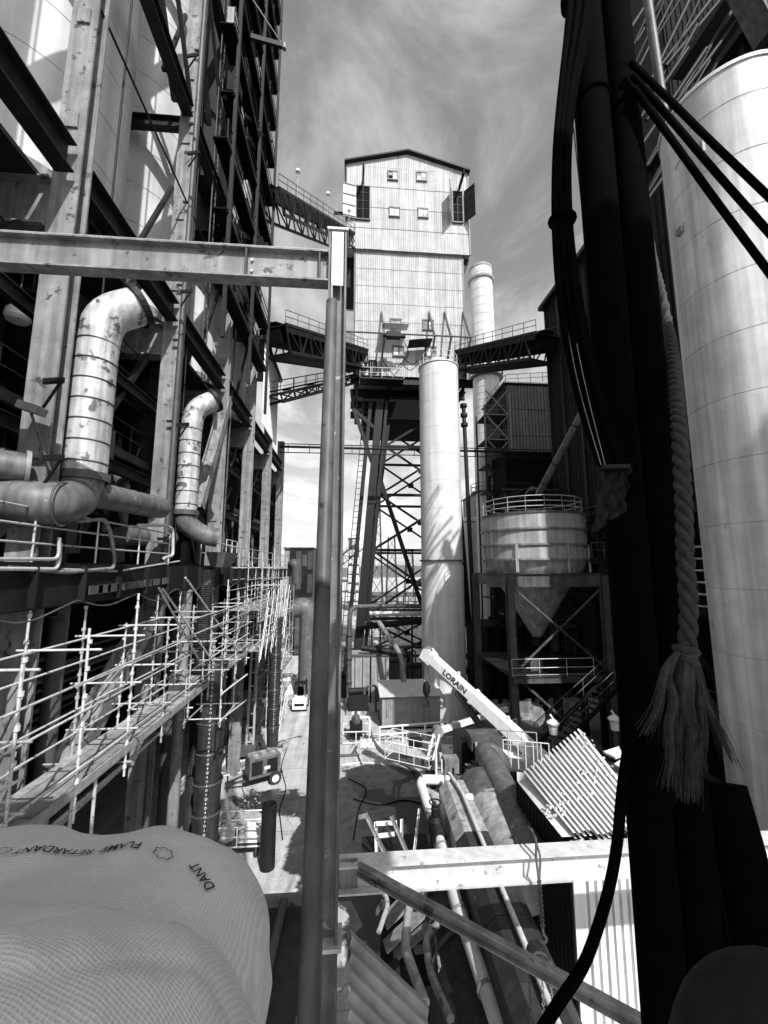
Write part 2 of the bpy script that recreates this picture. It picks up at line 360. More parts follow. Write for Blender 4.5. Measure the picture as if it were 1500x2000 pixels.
rail(fb, [(-8.5, 4, 16.4), (-8.5, 36, 16.4)], 1.0, 2.0, 'steel_mid', .025)
rail(fb, [(-6.2, 2.5, 12.12), (-6.2, 14.6, 12.12)], 1.05, 1.9, 'galvanised', .025, (.35, .68, 1.0))
rail(fb, [(-6.2, 17.6, 12.12), (-6.2, 40, 12.12)], 1.05, 2.2, 'galvanised', .025)
for i in range(16):     # posts and hangers standing about inside
    y = 7 + i * 2.1 + random.uniform(-.4, .4); x = random.uniform(-12.5, -8.8)
    MB().bar((x, y, 12.1), (x, y, 20.3), .14, .14).build('inner_post', 'steel_mid' if i % 3 == 0 else 'steel_dark', fb)
for i in range(9):
    z = 1.2 + i * .55
    rod('inner_pipe', (-8.2 - .2 * i, 3, 9.6 - i * .35), (-8.2 - .2 * i, 42, 9.6 - i * .35), .06 + .02 * (i % 3), 'steel_mid', fb, 8)
# lower row of short columns and pipes seen under the deck
for x, y, m_ in ((-6.9, 10.6, 'steel_mid'), (-7.4, 18.5, 'steel_mid'), (-6.2, 16.4, 'steel_light')):
    MB().tube((x, y, 0), (x, y, 11.2), .2, 16).build('lower_post', m_, fb)
# cladding above the far end
MB().corr((-6.4, 28.4, 22.2), (0, 5.6, 0), (0, 0, 6.2), .25, .05).build('cladding_panel', 'sheet_white', fb)
MB().b2((-12, 28, 28.3), (-6.2, 35, 28.6)).build('annex_roof', 'steel_dark', fb)

# outer walkways, stairs and hangers on the street face above the girders
ow = thing('access_platforms', 'stacked dark walkways and stair flights hung on the upper face of the left building', 'platform', (-6.2, 20, 24))
for k in range(10):
    z = 25.0 + k * 3.1; y0 = 16.5 + .5 * (k % 2); y1 = 26.4
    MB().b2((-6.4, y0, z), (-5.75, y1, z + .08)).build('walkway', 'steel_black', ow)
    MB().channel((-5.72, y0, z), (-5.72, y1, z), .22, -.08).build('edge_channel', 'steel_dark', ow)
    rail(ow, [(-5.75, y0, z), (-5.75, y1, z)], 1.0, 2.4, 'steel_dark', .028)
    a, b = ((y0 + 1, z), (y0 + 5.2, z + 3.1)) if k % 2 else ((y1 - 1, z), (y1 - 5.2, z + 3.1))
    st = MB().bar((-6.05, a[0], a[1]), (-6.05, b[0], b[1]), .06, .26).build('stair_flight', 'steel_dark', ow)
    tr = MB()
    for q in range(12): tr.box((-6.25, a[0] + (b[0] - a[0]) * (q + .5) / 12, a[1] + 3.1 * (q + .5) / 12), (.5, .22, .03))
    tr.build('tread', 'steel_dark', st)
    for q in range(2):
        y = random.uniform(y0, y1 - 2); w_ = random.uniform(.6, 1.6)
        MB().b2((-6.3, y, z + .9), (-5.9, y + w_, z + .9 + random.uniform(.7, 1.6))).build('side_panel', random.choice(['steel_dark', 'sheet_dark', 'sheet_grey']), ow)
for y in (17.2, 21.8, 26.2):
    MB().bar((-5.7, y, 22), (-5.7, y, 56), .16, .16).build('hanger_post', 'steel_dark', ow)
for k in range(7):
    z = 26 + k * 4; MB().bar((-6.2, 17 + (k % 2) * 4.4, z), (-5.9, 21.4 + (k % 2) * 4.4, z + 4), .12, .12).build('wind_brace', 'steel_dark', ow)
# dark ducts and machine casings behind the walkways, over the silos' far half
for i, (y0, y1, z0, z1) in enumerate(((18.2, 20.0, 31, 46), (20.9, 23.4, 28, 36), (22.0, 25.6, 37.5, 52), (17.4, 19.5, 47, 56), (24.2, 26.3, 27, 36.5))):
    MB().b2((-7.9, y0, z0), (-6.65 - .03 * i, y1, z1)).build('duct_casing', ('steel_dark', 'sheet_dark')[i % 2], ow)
jb = thing('jib_arm', 'small jib arm with tie rod sticking out from the top left building over the yard', 'jib', P(494, 73, X=-5.7))
a = P(490, 72, X=-5.7); b = a + V((1.75, .2, -.1)); t_ = P(487, -10, X=-5.7)
MB().bar(a, b, .16, .28).build('arm', 'steel_dark', jb); MB().tube(t_, b + V((-.1, 0, .1)), .03, 8).build('tie_rod', 'steel_light', jb)
MB().tube(b + V((0, 0, -.18)), b + V((0, 0, .16)), .11, 12).build('sheave', 'steel_light', jb)

# bracing rods, ladders and conduits across the silo faces: they throw the stripes of shade
rr = random.Random(21)
for i, (a, b) in enumerate(zip(COLY[:4], COLY[1:5])):
    for z0, z1 in ((30.6, 38.1),):
        MB().bar((CX + .12, a + .3, z1), (CX + .12, b - .3, z0), .14, .14).build('bay_brace', 'steel_dark', fb)
    for k in range(1):
        y = a + rr.uniform(.8, 1.6); rod('conduit', (CX + rr.uniform(-.2, .3), y, 12.5), (CX + rr.uniform(-.2, .3), y + rr.uniform(-.2, .2), 50), rr.choice([.03, .045, .06]), rr.choice(['steel_dark', 'steel_mid']), fb)
    y = a + 2.6; c_ = MB().tube((CX + .15, y - .22, 21.9), (CX + .15, y - .22, 55), .03, 6).tube((CX + .15, y + .22, 21.9), (CX + .15, y + .22, 55), .03, 6)
    for k in range(110): c_.tube((CX + .15, y - .22, 22 + k * .3), (CX + .15, y + .22, 22 + k * .3), .014, 5)
    if i == 2: c_.build('ladder', 'steel_mid', fb)
for z in (26.2,):
    rod('tie_rod', (CX + .2, COLY[1], z), (CX + .2, COLY[4], z), .035, 'steel_dark', fb)
# pipes, ducts and hangers crowding the bays under the silos
for k in range(30):
    y = rr.uniform(8.5, 34); x = rr.uniform(-10.5, -7.6); z = rr.uniform(12.8, 19.6); m_ = rr.choice(['steel_dark', 'steel_mid', 'steel_dark', 'duct_dark'])
    if k % 3 == 0: rod('bay_pipe', (x, y, z), (x, y + rr.uniform(3, 9), z + rr.uniform(-.1, .1)), rr.choice([.05, .09, .16]), m_, fb, 10)
    elif k % 3 == 1: rod('bay_pipe', (x, y, 12.1), (x, y, rr.uniform(15, 20)), rr.choice([.05, .08, .12]), m_, fb, 10)
    else: plank_between('bay_strut', (x, y, rr.uniform(12.2, 15)), (x, y + rr.uniform(2, 5), rr.uniform(16.5, 20)), .15, .2, m_, fb)
for k in range(8):
    y = 10.5 + k * 3.6; MB().pipe([(-7.6, y, 12.2), (-7.6, y, 14.6 + .4 * (k % 3)), (-9.5, y + .3, 15 + .4 * (k % 3)), (-12, y + .3, 15 + .4 * (k % 3))], .16 + .05 * (k % 2), 12, bend=.4).build('bay_elbow', ('duct_dark', 'steel_mid')[k % 2], fb)
for k in range(5): MB().box((-8.0, 11 + k * 5.5, 12.75), (.9, 1.2, 1.2)).build('motor_unit', 'steel_mid', fb)

# layered dark bracing, brackets and trays in every bay
for i, (a, b) in enumerate(zip(COLY[:6], COLY[1:7])):
    for k in range(2):
        u, v = (a + .4, b - .4) if k else (b - .4, a + .4)
        MB().bar((CX - .7, u, 12.3), (CX - .7, v, 19.6), .16, .18).build('bay_brace', 'steel_dark', fb)
    for z in (15.1, 17.9): MB().ibeam((CX - .6, a, z), (CX - .6, b, z), .36, .2).build('tie_beam', 'steel_dark', fb)
    for z in (13.6, 18.6):
        MB().b2((CX - 1.6, a + .5, z), (CX - .95, b - .5, z + .1)).build('cable_tray', 'steel_dark', fb); rail(fb, [(CX - .95, a + .5, z + .1), (CX - .95, b - .5, z + .1)], .9, 1.8, 'steel_dark', .025)
    MB().lathe((CX - 2.2, (a + b) / 2, 13.2), [(1.0, 6.8), (1.0, 4.6), (.35, 1.6), (.35, 0)], 20).build('discharge_cone', 'steel_dark', fb)
    for k in range(3): MB().box((CX - 1.0, a + .9 + k * 1.5, 12.6 + .3 * (k % 2)), (.7, .6, 1.0)).build('valve_box', ('steel_dark', 'steel_mid')[k % 2], fb)
    if i < 4:
        for k in range(3): MB().bar((CX - .25, a + 3.2 + k * .8, 22.0 + k * 8), (CX - .25, a + 5.3, 26.5 + k * 8), .13, .13).build('corner_brace', 'steel_dark', fb)
# ---------------------------------------------------------------- concrete silos
names = ['large pale concrete silo nearest on the left, cut off by the picture edge', 'pale concrete silo behind the second steel column from the left', 'concrete silo third in the row, mostly behind dark walkways', 'concrete silo farthest along the left row of silos']
for i, y in enumerate((12.1, 17.9, 23.7, 29.6)):
    x = -10.6; r = 2.85; zt = 58 if i < 3 else 27
    s = thing('concrete_silo', names[i], 'silo', (x, y, 21.1), 'concrete silos in the left building')
    pr = [(r * .93, 22.4), (r, 22.4)]; z = 22.4
    while z < zt:
        z += 1.75; pr += [(r, z - .03), (r - .02, z - .02), (r - .02, z + .0), (r, z + .01)]
    pr += [(r, zt + 1.9), (.01, zt + 1.9)]
    b_ = MB().lathe((x, y, 0), pr, 64).build('shell', 'concrete_silo', s)
    MB().lathe((x, y, 0), [(r + .02, 22.1), (r + .3, 22.1), (r + .3, 22.5), (r + .02, 22.5)], 48, smooth=False).build('ring_beam', 'steel_light', s)
    MB().lathe((x, y, 0), [(r - .35, 21.12), (r - .35, 22.3)], 48).build('skirt', 'concrete_pale', s)
    fin = None
    for k in range(22):
        a = -2.3 + k * .17
        p = V((x + (r - .1) * math.cos(a), y + (r - .1) * math.sin(a), 21.6))
        slab('skirt_fin', p, (.4, .05, .98), 'steel_light', s, Matrix.Rotation(a, 3, 'Z').to_quaternion())

# ---------------------------------------------------------------- vertical ducts with elbows
def riser(y, x, lab, scale=1.0, stub=True):
    d = thing('riser_duct', lab, 'duct', (x, y, 13.9), 'elbow ducts in the left building bays'); r = .46 * scale
    zt = 17.9 if stub else 18.0
    m = MB().pipe([(x, y, 14.2), (x, y, zt - .5), (x + .1, y, zt + .35), (x + .75, y + .35, zt + .9)], r, 28, bend=.75, seg=5); m.build('duct_shell', 'duct_metal', d)
    for k in range(7): MB().torus((x, y, 14.45 + k * .5), r + .008, .016, n=28).build('seam_ring', 'steel_mid', d)
    e = V((x + .75, y + .35, zt + .9)); ax = V((.65, .35, .55)).normalized()
    MB().lathe(e, [(r + .02, -.12), (r + .09, -.12), (r + .09, .03), (r + .02, .03)], 28, ax, False).build('mouth_flange', 'steel_dark', d)
    gm = MB(); fx, fy, _ = frame(ax)
    for k in range(-7, 8):
        o_ = k * r / 7.5; l = math.sqrt(max(0, r * r - o_ * o_)); gm.bar(e + ax * .04 + fx * o_ - fy * l, e + ax * .04 + fx * o_ + fy * l, .025, .02)
    MB().lathe(e, [(r, .0), (.001, .0)], 24, ax).build('mouth_screen', 'steel_black', d); gm.build('mouth_grille', 'steel_dark', d)
    MB().lathe((x, y, 14.2), [(r + .01, -.16), (r + .07, -.16), (r + .07, .02), (r + .01, .02)], 28, smooth=False).build('base_flange', 'steel_mid', d)
    if stub:
        MB().pipe([(x, y, 14.2), (x, y - .15, 13.6), P(120, 985, Y=8.75), P(-120, 968, Y=8.45)], r * .95, 26, bend=.6).build('horizontal_run', 'duct_dark', d)
        MB().pipe([(x + .1, y + .1, 13.75), (x + .25, y + 3.4, 13.9)], r * .72, 20).build('side_branch', 'duct_dark', d)
        for k in range(3): MB().torus((x + .12 + .05 * k, y + .9 + k * .9, 13.79 + .04 * k), r * .73, .012, V((.04, 1, .04)), 20).build('seam_ring', 'steel_mid', d)
        MB().torus(P(122, 985, Y=8.75), r * .96, .02, V((1, .15, 0)), 24).build('seam_ring', 'steel_mid', d); MB().torus(P(40, 979, Y=8.65), r * .96, .012, V((1, .1, 0)), 24).build('seam_ring', 'steel_mid', d)
    else:
        MB().pipe([(x, y, 14.2), (x, y, 13.75), (x + .55, y + .25, 13.3), (x + 1.1, y + .5, 13.2)], r * .95, 24, bend=.5).build('lower_elbow', 'duct_dark', d)
riser(10.0, -6.3, 'big patched metal duct with meshed elbow mouth standing beside the nearest left column')
riser(16.3, -6.4, 'smaller weathered elbow duct beside the second left column', .86, False)
ep = thing('flanged_pipe', 'thick dark pipe ending in a pale flange at the left picture edge', 'pipe', P(50, 925, Y=8.4))
e = P(48, 915, Y=8.6)
MB().tube(e, e + V((-2.4, -2.0, .12)), .30, 24).build('pipe_run', 'duct_dark', ep); MB().tube(e, e + V((.06, .05, 0)), .37, 24).build('flange', 'steel_light', ep)
MB().torus(e + V((-.48, -.4, .024)), .305, .015, V((2.4, 2.0, -.1))).build('seam_ring', 'steel_mid', ep)
ps = thing('pump_pipe', 'short thick rusty pipe lying behind the deck rails below the big duct', 'pipe', P(285, 1045, X=-7.0))
MB().tube(P(235, 1045, X=-7.4), P(332, 1050, X=-7.0), .34, 20).build('pipe_run', 'duct_dark', ps); MB().tube(P(318, 1050, X=-7.05), P(323, 1050, X=-7.03), .4, 20).build('flange', 'steel_dark', ps)
# service pipes bent along the deck edge
for k, (pts, r_, lab) in enumerate((
    ([(-40, 1092), (115, 1092), (116, 1050)], .035, 'thin bent pipe rising from the deck edge at far left'),
    ([(-40, 1110), (110, 1112), (116, 1092), (117, 1060)], .04, 'lower thin pipe bending up beside the far left column'),
    ([(150, 1018), (205, 1014), (216, 1040), (224, 1090), (222, 1110), (130, 1118), (20, 1108)], .045, 'hose looping down over the deck rail below the big duct'),
    ([(270, 1026), (325, 1026), (338, 1034), (338, 1085), (320, 1090)], .05, 'bent conduit at the deck rail corner by the second column'),
    ([(120, 1112), (230, 1116), (350, 1096)], .03, 'sagging cable along the deck edge beam'))):
    pp = [P(x, y, X=-5.95 - .03 * k) for x, y in pts]
    tag(MB().pipe(pp, r_, 10, bend=.18).build('service_pipe', 'galvanised' if k != 2 else 'steel_light'), lab, 'pipe', 'service pipes along the deck edge')
cb_ = thing('column_conduit', 'round drain pipe clamped to the second left column', 'pipe', (-6.2, 14.62, 6))
MB().tube((-6.3, 14.55, 3), (-6.3, 14.55, 40), .09, 14).build('pipe_run', 'steel_mid', cb_)
for z in (13, 17.2, 20.3, 22.5, 26, 29.5, 33): MB().box((-6.42, 14.6, z), (.36, .06, .08)).build('clamp', 'steel_dark', cb_)
for i, (x, y, X_) in enumerate(((365, 110, -6.1), (367, 300, -6.1), (352, 570, -6.1), (345, 830, -6.1), (85, 745, -6.2), (85, 895, -6.2))):   # small brackets on the columns
    p = P(x, y, X=X_); b_ = MB().bar(p, p + V((.45, -.1, 0)), .05, .12); b_.bar(p + V((.42, -.1, 0)), p + V((.05, 0, -.55)), .04, .04)
    tag(b_.build('cable_bracket', 'steel_dark'), ['cable bracket highest on the second left column', 'second cable bracket down the second left column', 'cable bracket on the second column just below the long beam', 'lowest cable bracket on the second left column', 'upper cable bracket on the nearest left column', 'lower cable bracket on the nearest left column'][i], 'bracket', 'cable brackets on left columns')
fl = thing('floodlight', 'boxy floodlight on an arm beside the nearest left column', 'floodlight', P(60, 790, Y=8.6))
p = P(62, 798, Y=8.6); MB().box(p, (.42, .3, .16), Matrix.Rotation(.3, 3, 'Y')).build('housing', 'steel_light', fl); MB().tube(p + V((0, 0, -.1)), p + V((.35, .25, -1.3)), .025, 8).build('cable', 'steel_mid', fl)
dl = thing('dome_lamp', 'white dome lamp hanging in the dark bay at the left edge', 'lamp', P(35, 610, Y=9.8))
p = P(35, 612, Y=9.8); MB().lathe(p, [(.0, .22), (.12, .2), (.24, .06), (.27, -.12), (.22, -.2), (.01, -.22)], 20).build('shade', 'lamp_glass', dl); MB().tube(p + V((0, 0, .2)), p + V((0, 0, 3)), .02, 6).build('stem', 'steel_mid', dl)
hb = thing('chute_box', 'dark tapered steel box hung on the deck edge rail', 'chute', P(430, 1105, X=-5.7))
a = P(405, 1078, X=-5.9); q = MB()
c4 = [(-.05, 0, 0), (.75, 0, 0), (.75, 1.6, 0), (-.05, 1.6, 0), (.1, .15, -.62), (.6, .15, -.62), (.6, 1.4, -.62), (.1, 1.4, -.62)]
q.add([a + V(c) for c in c4], [(0, 1, 2, 3), (4, 7, 6, 5), (0, 4, 5, 1), (1, 5, 6, 2), (2, 6, 7, 3), (3, 7, 4, 0)]); q.build('box_shell', 'steel_mid', hb)
rail(hb, [a + V((.75, 0, .02)), a + V((.75, 1.6, .02))], .5, .8, 'galvanised', .02)

# ---------------------------------------------------------------- scaffolds
def scaffold(lab, xs, ys, zdecks, zlo, zhi, rails, group='tube scaffolds by the left building', brace=True, top_jit=.5, planks=5, skip=0.0, m='galvanised', ties=False, r=.023):
    s = thing('scaffold', lab, 'scaffold', (xs[0], ys[0], zlo), group)
    for x in xs:
        for y in ys:
            hi = zhi + random.uniform(-top_jit, top_jit); jx = random.uniform(-.03, .03)
            st = MB().tube((x, y, zlo), (x + jx, y, hi), r, 8)
            z = math.ceil(zlo * 2) / 2 + .1
            while z < hi: st.tube((x, y, z - .035), (x, y, z + .035), r * 1.75, 8); z += .5
            st.build('standard', m, s)
    for x in xs:
        for z in rails:
            i = 0
            while i < len(ys) - 1:
                j = min(len(ys) - 1, i + random.choice([1, 2, 2]))
                if random.random() >= skip: rod('ledger', (x + r * 2, ys[i] - .15, z + random.uniform(-.02, .02)), (x + r * 2, ys[j] + .15, z + random.uniform(-.02, .02)), r * .92, m, s)
                i = j
    for y in ys:
        for z in rails[::2]:
            if random.random() >= skip: rod('transom', (xs[0] - .2, y + r * 2, z + .04), (xs[-1] + .2, y + r * 2, z + .04), r * .92, m, s)
    for z in zdecks:
        wd = (xs[-1] - xs[0]) / planks
        for k in range(planks):
            y = ys[0]
            while y < ys[-1] - .1:
                y2 = min(y + 3.6, ys[-1] + .1)
                slab('plank', (xs[0] + wd * (k + .5), (y + y2) / 2, z + random.uniform(0, .012)), (wd - .02, y2 - y - .02, .045), 'plank', s); y = y2
        slab('toe_board', (xs[-1] + .02, (ys[0] + ys[-1]) / 2, z + .12), (.03, ys[-1] - ys[0], .18), 'plank', s)
    if brace:
        for i in range(0, len(ys) - 1, 2):
            rod('brace', (xs[-1] + r * 3, ys[i], zlo + .3), (xs[-1] + r * 3, ys[i + 1], min(zhi, zlo + .3 + 2.4)), r * .92, m, s)
    if ties:
        for y in ys[::2]: rod('tie', (CX, y, zdecks[0] - .15), (xs[-1] + .15, y, zdecks[0] - .15), r, m, s)
    return s
ys1 = [4.3, 5.6, 7.0, 8.6, 10.3, 12.1, 13.9, 15.7, 17.5, 19.3, 21.1]
s1 = scaffold('long hanging tube scaffold with plank walkway running beside the left building in front', (-6.15, -5.0), ys1, (7.85,), 7.4, 11.0, (8.35, 8.85, 9.35, 9.9, 10.4), top_jit=.55, ties=True, skip=.14, brace=False, r=.025)
for a, b in (((310, 1148), (395, 1300)), ((318, 1150), (428, 1310)), ((362, 1128), (465, 1272))): rod('brace', P(*a, X=-5.3), P(*b, X=-4.8), .03, 'galvanised', s1)
for y in (9.3, 8.6): rod('long_prop', (-5.05, y, 4.3), (-5.05, y, 8), .035, 'galvanised', s1)
for k, (y, z) in enumerate(((8.9, 7.0), (8.9, 6.1))): rod('outrigger', (-6.6, y, z), (-4.7, y, z), .03, 'galvanised', s1)
for k in range(5): rod('long_tube', (-5.9 + .1 * k, 4 + k * .3, 6.6 + .17 * k), (-5.6 + .1 * k, 12.0 + .3 * k, 7.1 + .1 * k), .028, 'galvanised', s1)
s1b = scaffold('small scaffold cage with bracket arms around the near debris chute', (-5.2, -4.1), [14.2, 15.7], (), 7.0, 9.0, (7.2, 8.0, 8.7), brace=False, top_jit=.2)
for a in (7.2, 8.0): rod('diagonal_arm', (-4.1, 14.2, a), (-3.3, 14.2, a + .6), .025, 'galvanised', s1b)
s2 = scaffold('dense multi level scaffold with braces beyond the near walkway on the left', (-6.1, -5.2, -4.5), [21.6, 23.2, 24.8, 26.4, 28.0, 29.6], (7.9, 9.9), 7.2, 12.6, (8.4, 8.9, 9.4, 10.4, 10.9, 11.4, 12.0), top_jit=.6, planks=5, skip=.2)
s3 = scaffold('tall scaffold tower with stair bays standing on the ground at the far left', (-6.7, -5.9, -5.1), [31.5, 33.0, 34.5, 36.0, 38.0], (2.2, 4.2, 6.2, 8.2), .02, 10.5, (2.7, 3.2, 4.7, 5.2, 6.7, 7.2, 8.7, 9.2), top_jit=.7, planks=4, skip=.15)
for k in range(4): rod('stair_string', (-5.0, 31.5 + (k % 2) * 3, 2.2 * k + .2), (-5.0, 34.5 - (k % 2) * 3, 2.2 * k + 2.3), .04, 'galvanised', s3)
for k in range(6): rod('long_brace', (-4.45, 21.4 + k * 1.5, 7.4), (-4.45, 23.4 + k * 1.5, 10.8), .026, 'galvanised', s2)

# ---------------------------------------------------------------- debris chutes
def chute(lab, x, y, zt, zb, r, lean=0.0):
    c = thing('debris_chute', lab, 'chute', (x, y, zb), 'segmented debris chutes'); n_ = int((zt - zb) / .95); hgt = (zt - zb) / n_
    for i in range(n_):
        z = zt - i * hgt; dx = lean * i
        b_ = MB().lathe((x + dx, y, z), [(r * .97, 0), (r * 1.0, -.04), (r * .92, -.3), (r * .86, -hgt - .1), (r * .83, -hgt - .1), (r * .9, -.3), (r * .94, 0)], 22).build('chute_segment', 'chute_rubber', c)
        MB().torus((x + dx, y, z - .06), r * 1.0, .022, n=22).build('rim_band', 'steel_mid', b_)
    for k in range(int((zt - zb) / .14)):
        z = zt + .6 - k * .14; a = k % 2
        MB().torus((x + lean * k * .14 / hgt + r * .25, y - r * 1.05, z), .035, .012, V((1, 0, 0)) if a else V((0, 1, 0)), 8, 5).build('chain_link', 'galvanised', c)
    return c
pc = P(400, 1640, Y=16.2)
chute('near segmented black debris chute with chain hanging from the scaffold walkway', pc.x, 16.2, 8.6, 1.6, .5)
pc = P(532, 1450, Y=26.5)
chute('far black segmented debris chute hanging over the sunlit yard', pc.x, 26.5, 9.0, P(532, 1452, Y=26.5).z, .38)
fh = thing('flexible_duct', 'dark ribbed flexible duct hanging behind the near debris chute', 'duct', (-5.9, 17.3, 2))
q = MB(); pr = []
for k in range(150): z = 1.5 + k * .07; pr += [(.24, z), (.29, z + .035)]
q.lathe((-5.85, 17.4, 0), pr, 18).build('ribbed_hose', 'chute_rubber', fh)
# ================================================================== CENTRAL TOWER
TY = 42.0
XL, XR = P(693, 600, Y=TY).x, P(905, 600, Y=TY).x
ZB = P(760, 735, Y=TY).z; ZO = P(690, 490, Y=TY).z
UL, UR = P(677, 340, Y=TY - .35).x, P(913, 345, Y=TY - .35).x; ZE = P(677, 322, Y=TY - .35).z; ZR = P(795, 300, Y=TY - .35).z
tw = thing('conveyor_tower', 'tall corrugated tower with gabled top standing on a steel trestle in the centre', 'tower', ((XL + XR) / 2, TY + 6, 0))
DT = 11.0
def panel_wall(x0, x1, z0, z1, y, cols, rows):
    wd = (x1 - x0) / cols; hg = (z1 - z0) / rows
    b = MB().corr((0, 0, 0), (wd + .02, 0, 0), (0, 0, hg + .12), .21, .055, trap=False); me = bpy.data.meshes.new('sheet')
    me.from_pydata([tuple(p) for p in b.v], [], b.f); me.polygons.foreach_set('use_smooth', b.sm); me.materials.append(MATS['tower_sheet'])
    for i in range(cols):
        for j in range(rows): inst('sheet_panel', me, tw, (x0 + i * wd, y - .045 - .006 * (i % 2), z0 + j * hg + random.uniform(-.02, .02)), Matrix.Rotation(-.016, 3, 'X').to_quaternion())
panel_wall(XL, XR, ZB, ZO, TY, 6, 7)
panel_wall(UL, UR, ZO, ZE, TY - .35, 7, 4)
# gable top of the front wall
gb = MB(); n_ = 66; xr = UL + (UR - UL) * .5; ge = ZR - .25
vs = []
for i in range(n_ * 3 + 1):
    t = i / (n_ * 3); x = UL + (UR - UL) * t; top = ZE + .05 + (ge - ZE) * (1 - abs(t - .5) * 2) + .05
    d = .0275 - .0275 * math.cos(2 * math.pi * i / 3)
    vs += [(x, TY - .36 - d, ZE), (x, TY - .36 - d, top)]
gb.add(vs, [(2 * i, 2 * i + 2, 2 * i + 3, 2 * i + 1) for i in range(n_ * 3)], True); gb.build('gable_sheet', 'tower_sheet', tw)
for sgn, xe in ((-1, UL), (1, UR)):
    rf = MB().bar((xr, TY + DT / 2 - .3, ZR), (xe + sgn * .25, TY + DT / 2 - .3, ZE + .12), DT + 1.0, .1, up=V((0, 0, 1))).build('roof_slope', 'steel_dark', tw)
    MB().bar((xr, TY - .86, ZR), (xe + sgn * .25, TY - .86, ZE + .1), .05, .18).build('barge_board', 'steel_dark', rf)
# the other walls (core)
MB().b2((XL + .02, TY + .1, ZB), (XR - .02, TY + DT, ZO)).build('core_wall', 'sheet_grey', tw)
MB().b2((UL + .02, TY - .25, ZO - .02), (UR - .02, TY + DT, ZE)).build('core_wall', 'sheet_grey', tw)
for sx, x in ((-1, UL), (1, UR)):
    for k in range(5):
        MB().corr((x, TY + .1 + k * 2.1 if sx > 0 else TY + .1 + (k + 1) * 2.1, ZO), (0, 2.1 * sx, 0), (0, 0, ZE - ZO), .21, .05, False).build('sheet_panel', 'tower_sheet', tw)
        x2 = XL if sx < 0 else XR
        MB().corr((x2, TY + .1 + k * 2.1 if sx > 0 else TY + .1 + (k + 1) * 2.1, ZB), (0, 2.1 * sx, 0), (0, 0, ZO - ZB), .21, .05, False).build('sheet_panel', 'tower_sheet', tw)
for x, m_ in ((XL - .04, 0), (XR + .04, 0)): MB().b2((x - .09, TY - .13, ZB), (x + .09, TY + .1, ZO)).build('corner_flashing', 'steel_mid', tw)
for x in (UL, UR): MB().b2((x - .09, TY - .48, ZO), (x + .09, TY - .25, ZE)).build('corner_flashing', 'steel_mid', tw)
# windows
def twin(px, py, wpx, hpx, y, open_=False):
    c = P(px, py, Y=y); wd = wpx * TY * 1.1 / 800; hg = hpx * TY * 1.15 / 800
    f_ = MB()
    for s_ in (-1, 1): f_.box((c.x + s_ * wd / 2, y - .1, c.z), (.1, .24, hg + .1)); f_.box((c.x, y - .1, c.z + s_ * hg / 2), (wd + .1, .25, .11))
    f_.box((c.x, y - .1, c.z), (.08, .22, hg))
    fr = f_.build('window_frame', 'steel_mid', tw)
    MB().box((c.x, y - .16, c.z - hg / 2 - .07), (wd + .2, .2, .06)).build('sill', 'steel_light', fr)
    MB().box((c.x, y - .15, c.z + hg / 2 + .09), (wd + .2, .14, .05)).build('hood', 'steel_mid', fr)
    for i in range(2):
        for j in range(2):
            m_ = 'steel_black' if (open_ and i == 0 and j == 0) else random.choice(['pane', 'pane_white', 'pane_white', 'steel_light'])
            MB().box((c.x + (i - .5) * wd / 2, y - .135, c.z + (j - .5) * hg / 2), (wd / 2 - .05, .03, hg / 2 - .04)).build('pane', m_, fr)
for px, py, op in ((767, 345, 1), (823, 347, 0), (770, 416, 0), (826, 418, 0)): twin(px, py, 19, 17, TY - .35, op)
for px, py in ((773, 634), (836, 636), (778, 687), (841, 688)): twin(px, py, 20, 17, TY)
# two loading openings with shutters and hoist beams
def opening(px0, px1, py0, py1, lab, beam_px, leafs):
    y = TY - .35; a = P(px0, py0, Y=y); b = P(px1, py1, Y=y)
    fr = MB()
    for x in (a.x, b.x): fr.box((x, y - .09, (a.z + b.z) / 2), (.12, .4, a.z - b.z))
    for z in (a.z, b.z): fr.box(((a.x + b.x) / 2, y - .09, z), (b.x - a.x, .4, .12))
    fo = fr.build('loading_door_frame', 'steel_mid', tw)
    MB().b2((a.x + .06, y - .19, b.z + .06), (b.x - .06, y - .165, a.z - .06)).build('black_infill', 'steel_black', fo)  # flat black panel paints in the dark of a recess
    for k in (.3, .55, .8): MB().b2((a.x + .1, y - .24, b.z + (a.z - b.z) * k), (b.x - .1, y - .2, b.z + (a.z - b.z) * k + .07)).build('grille_bar', 'steel_dark', fo)
    MB().b2(((a.x + b.x) / 2 - .04, y - .23, b.z + .1), ((a.x + b.x) / 2 + .04, y - .195, a.z - .1)).build('mullion', 'steel_dark', fo)
    for x, ang, m_ in leafs:
        lf = MB(); w_ = 1.45; dx, dy = math.cos(ang) * w_, -math.sin(ang) * w_
        base = V((P(x, py0, Y=y).x, y - .26, 0)); hgt = a.z - b.z
        lf.bar(base + V((dx / 2, dy / 2, b.z)), base + V((dx / 2, dy / 2, a.z)), .06, w_, up=V((dx, dy, 0)))
        lo = lf.build('shutter', m_, fo)
        for k in (.03, .35, .66, .97): MB().bar(base + V((0, -.05, b.z + hgt * k)), base + V((dx, dy - .05, b.z + hgt * k)), .05, .09).build('batten', 'steel_dark', lo)
    bx = P(beam_px, py0 - 30, Y=y).x
    MB().ibeam((bx, y + .3, a.z + .55), (bx, y - 2.2, a.z + .55), .4, .22, .04, .03).build('hoist_beam', 'steel_dark', tw)
opening(696, 722, 366, 432, '', 709, [(695, math.pi - .2, 'sheet_grey')])
opening(882, 904, 376, 438, '', 896, [(880, math.pi * .62, 'sheet_grey'), (905, .9, 'sheet_dark')])
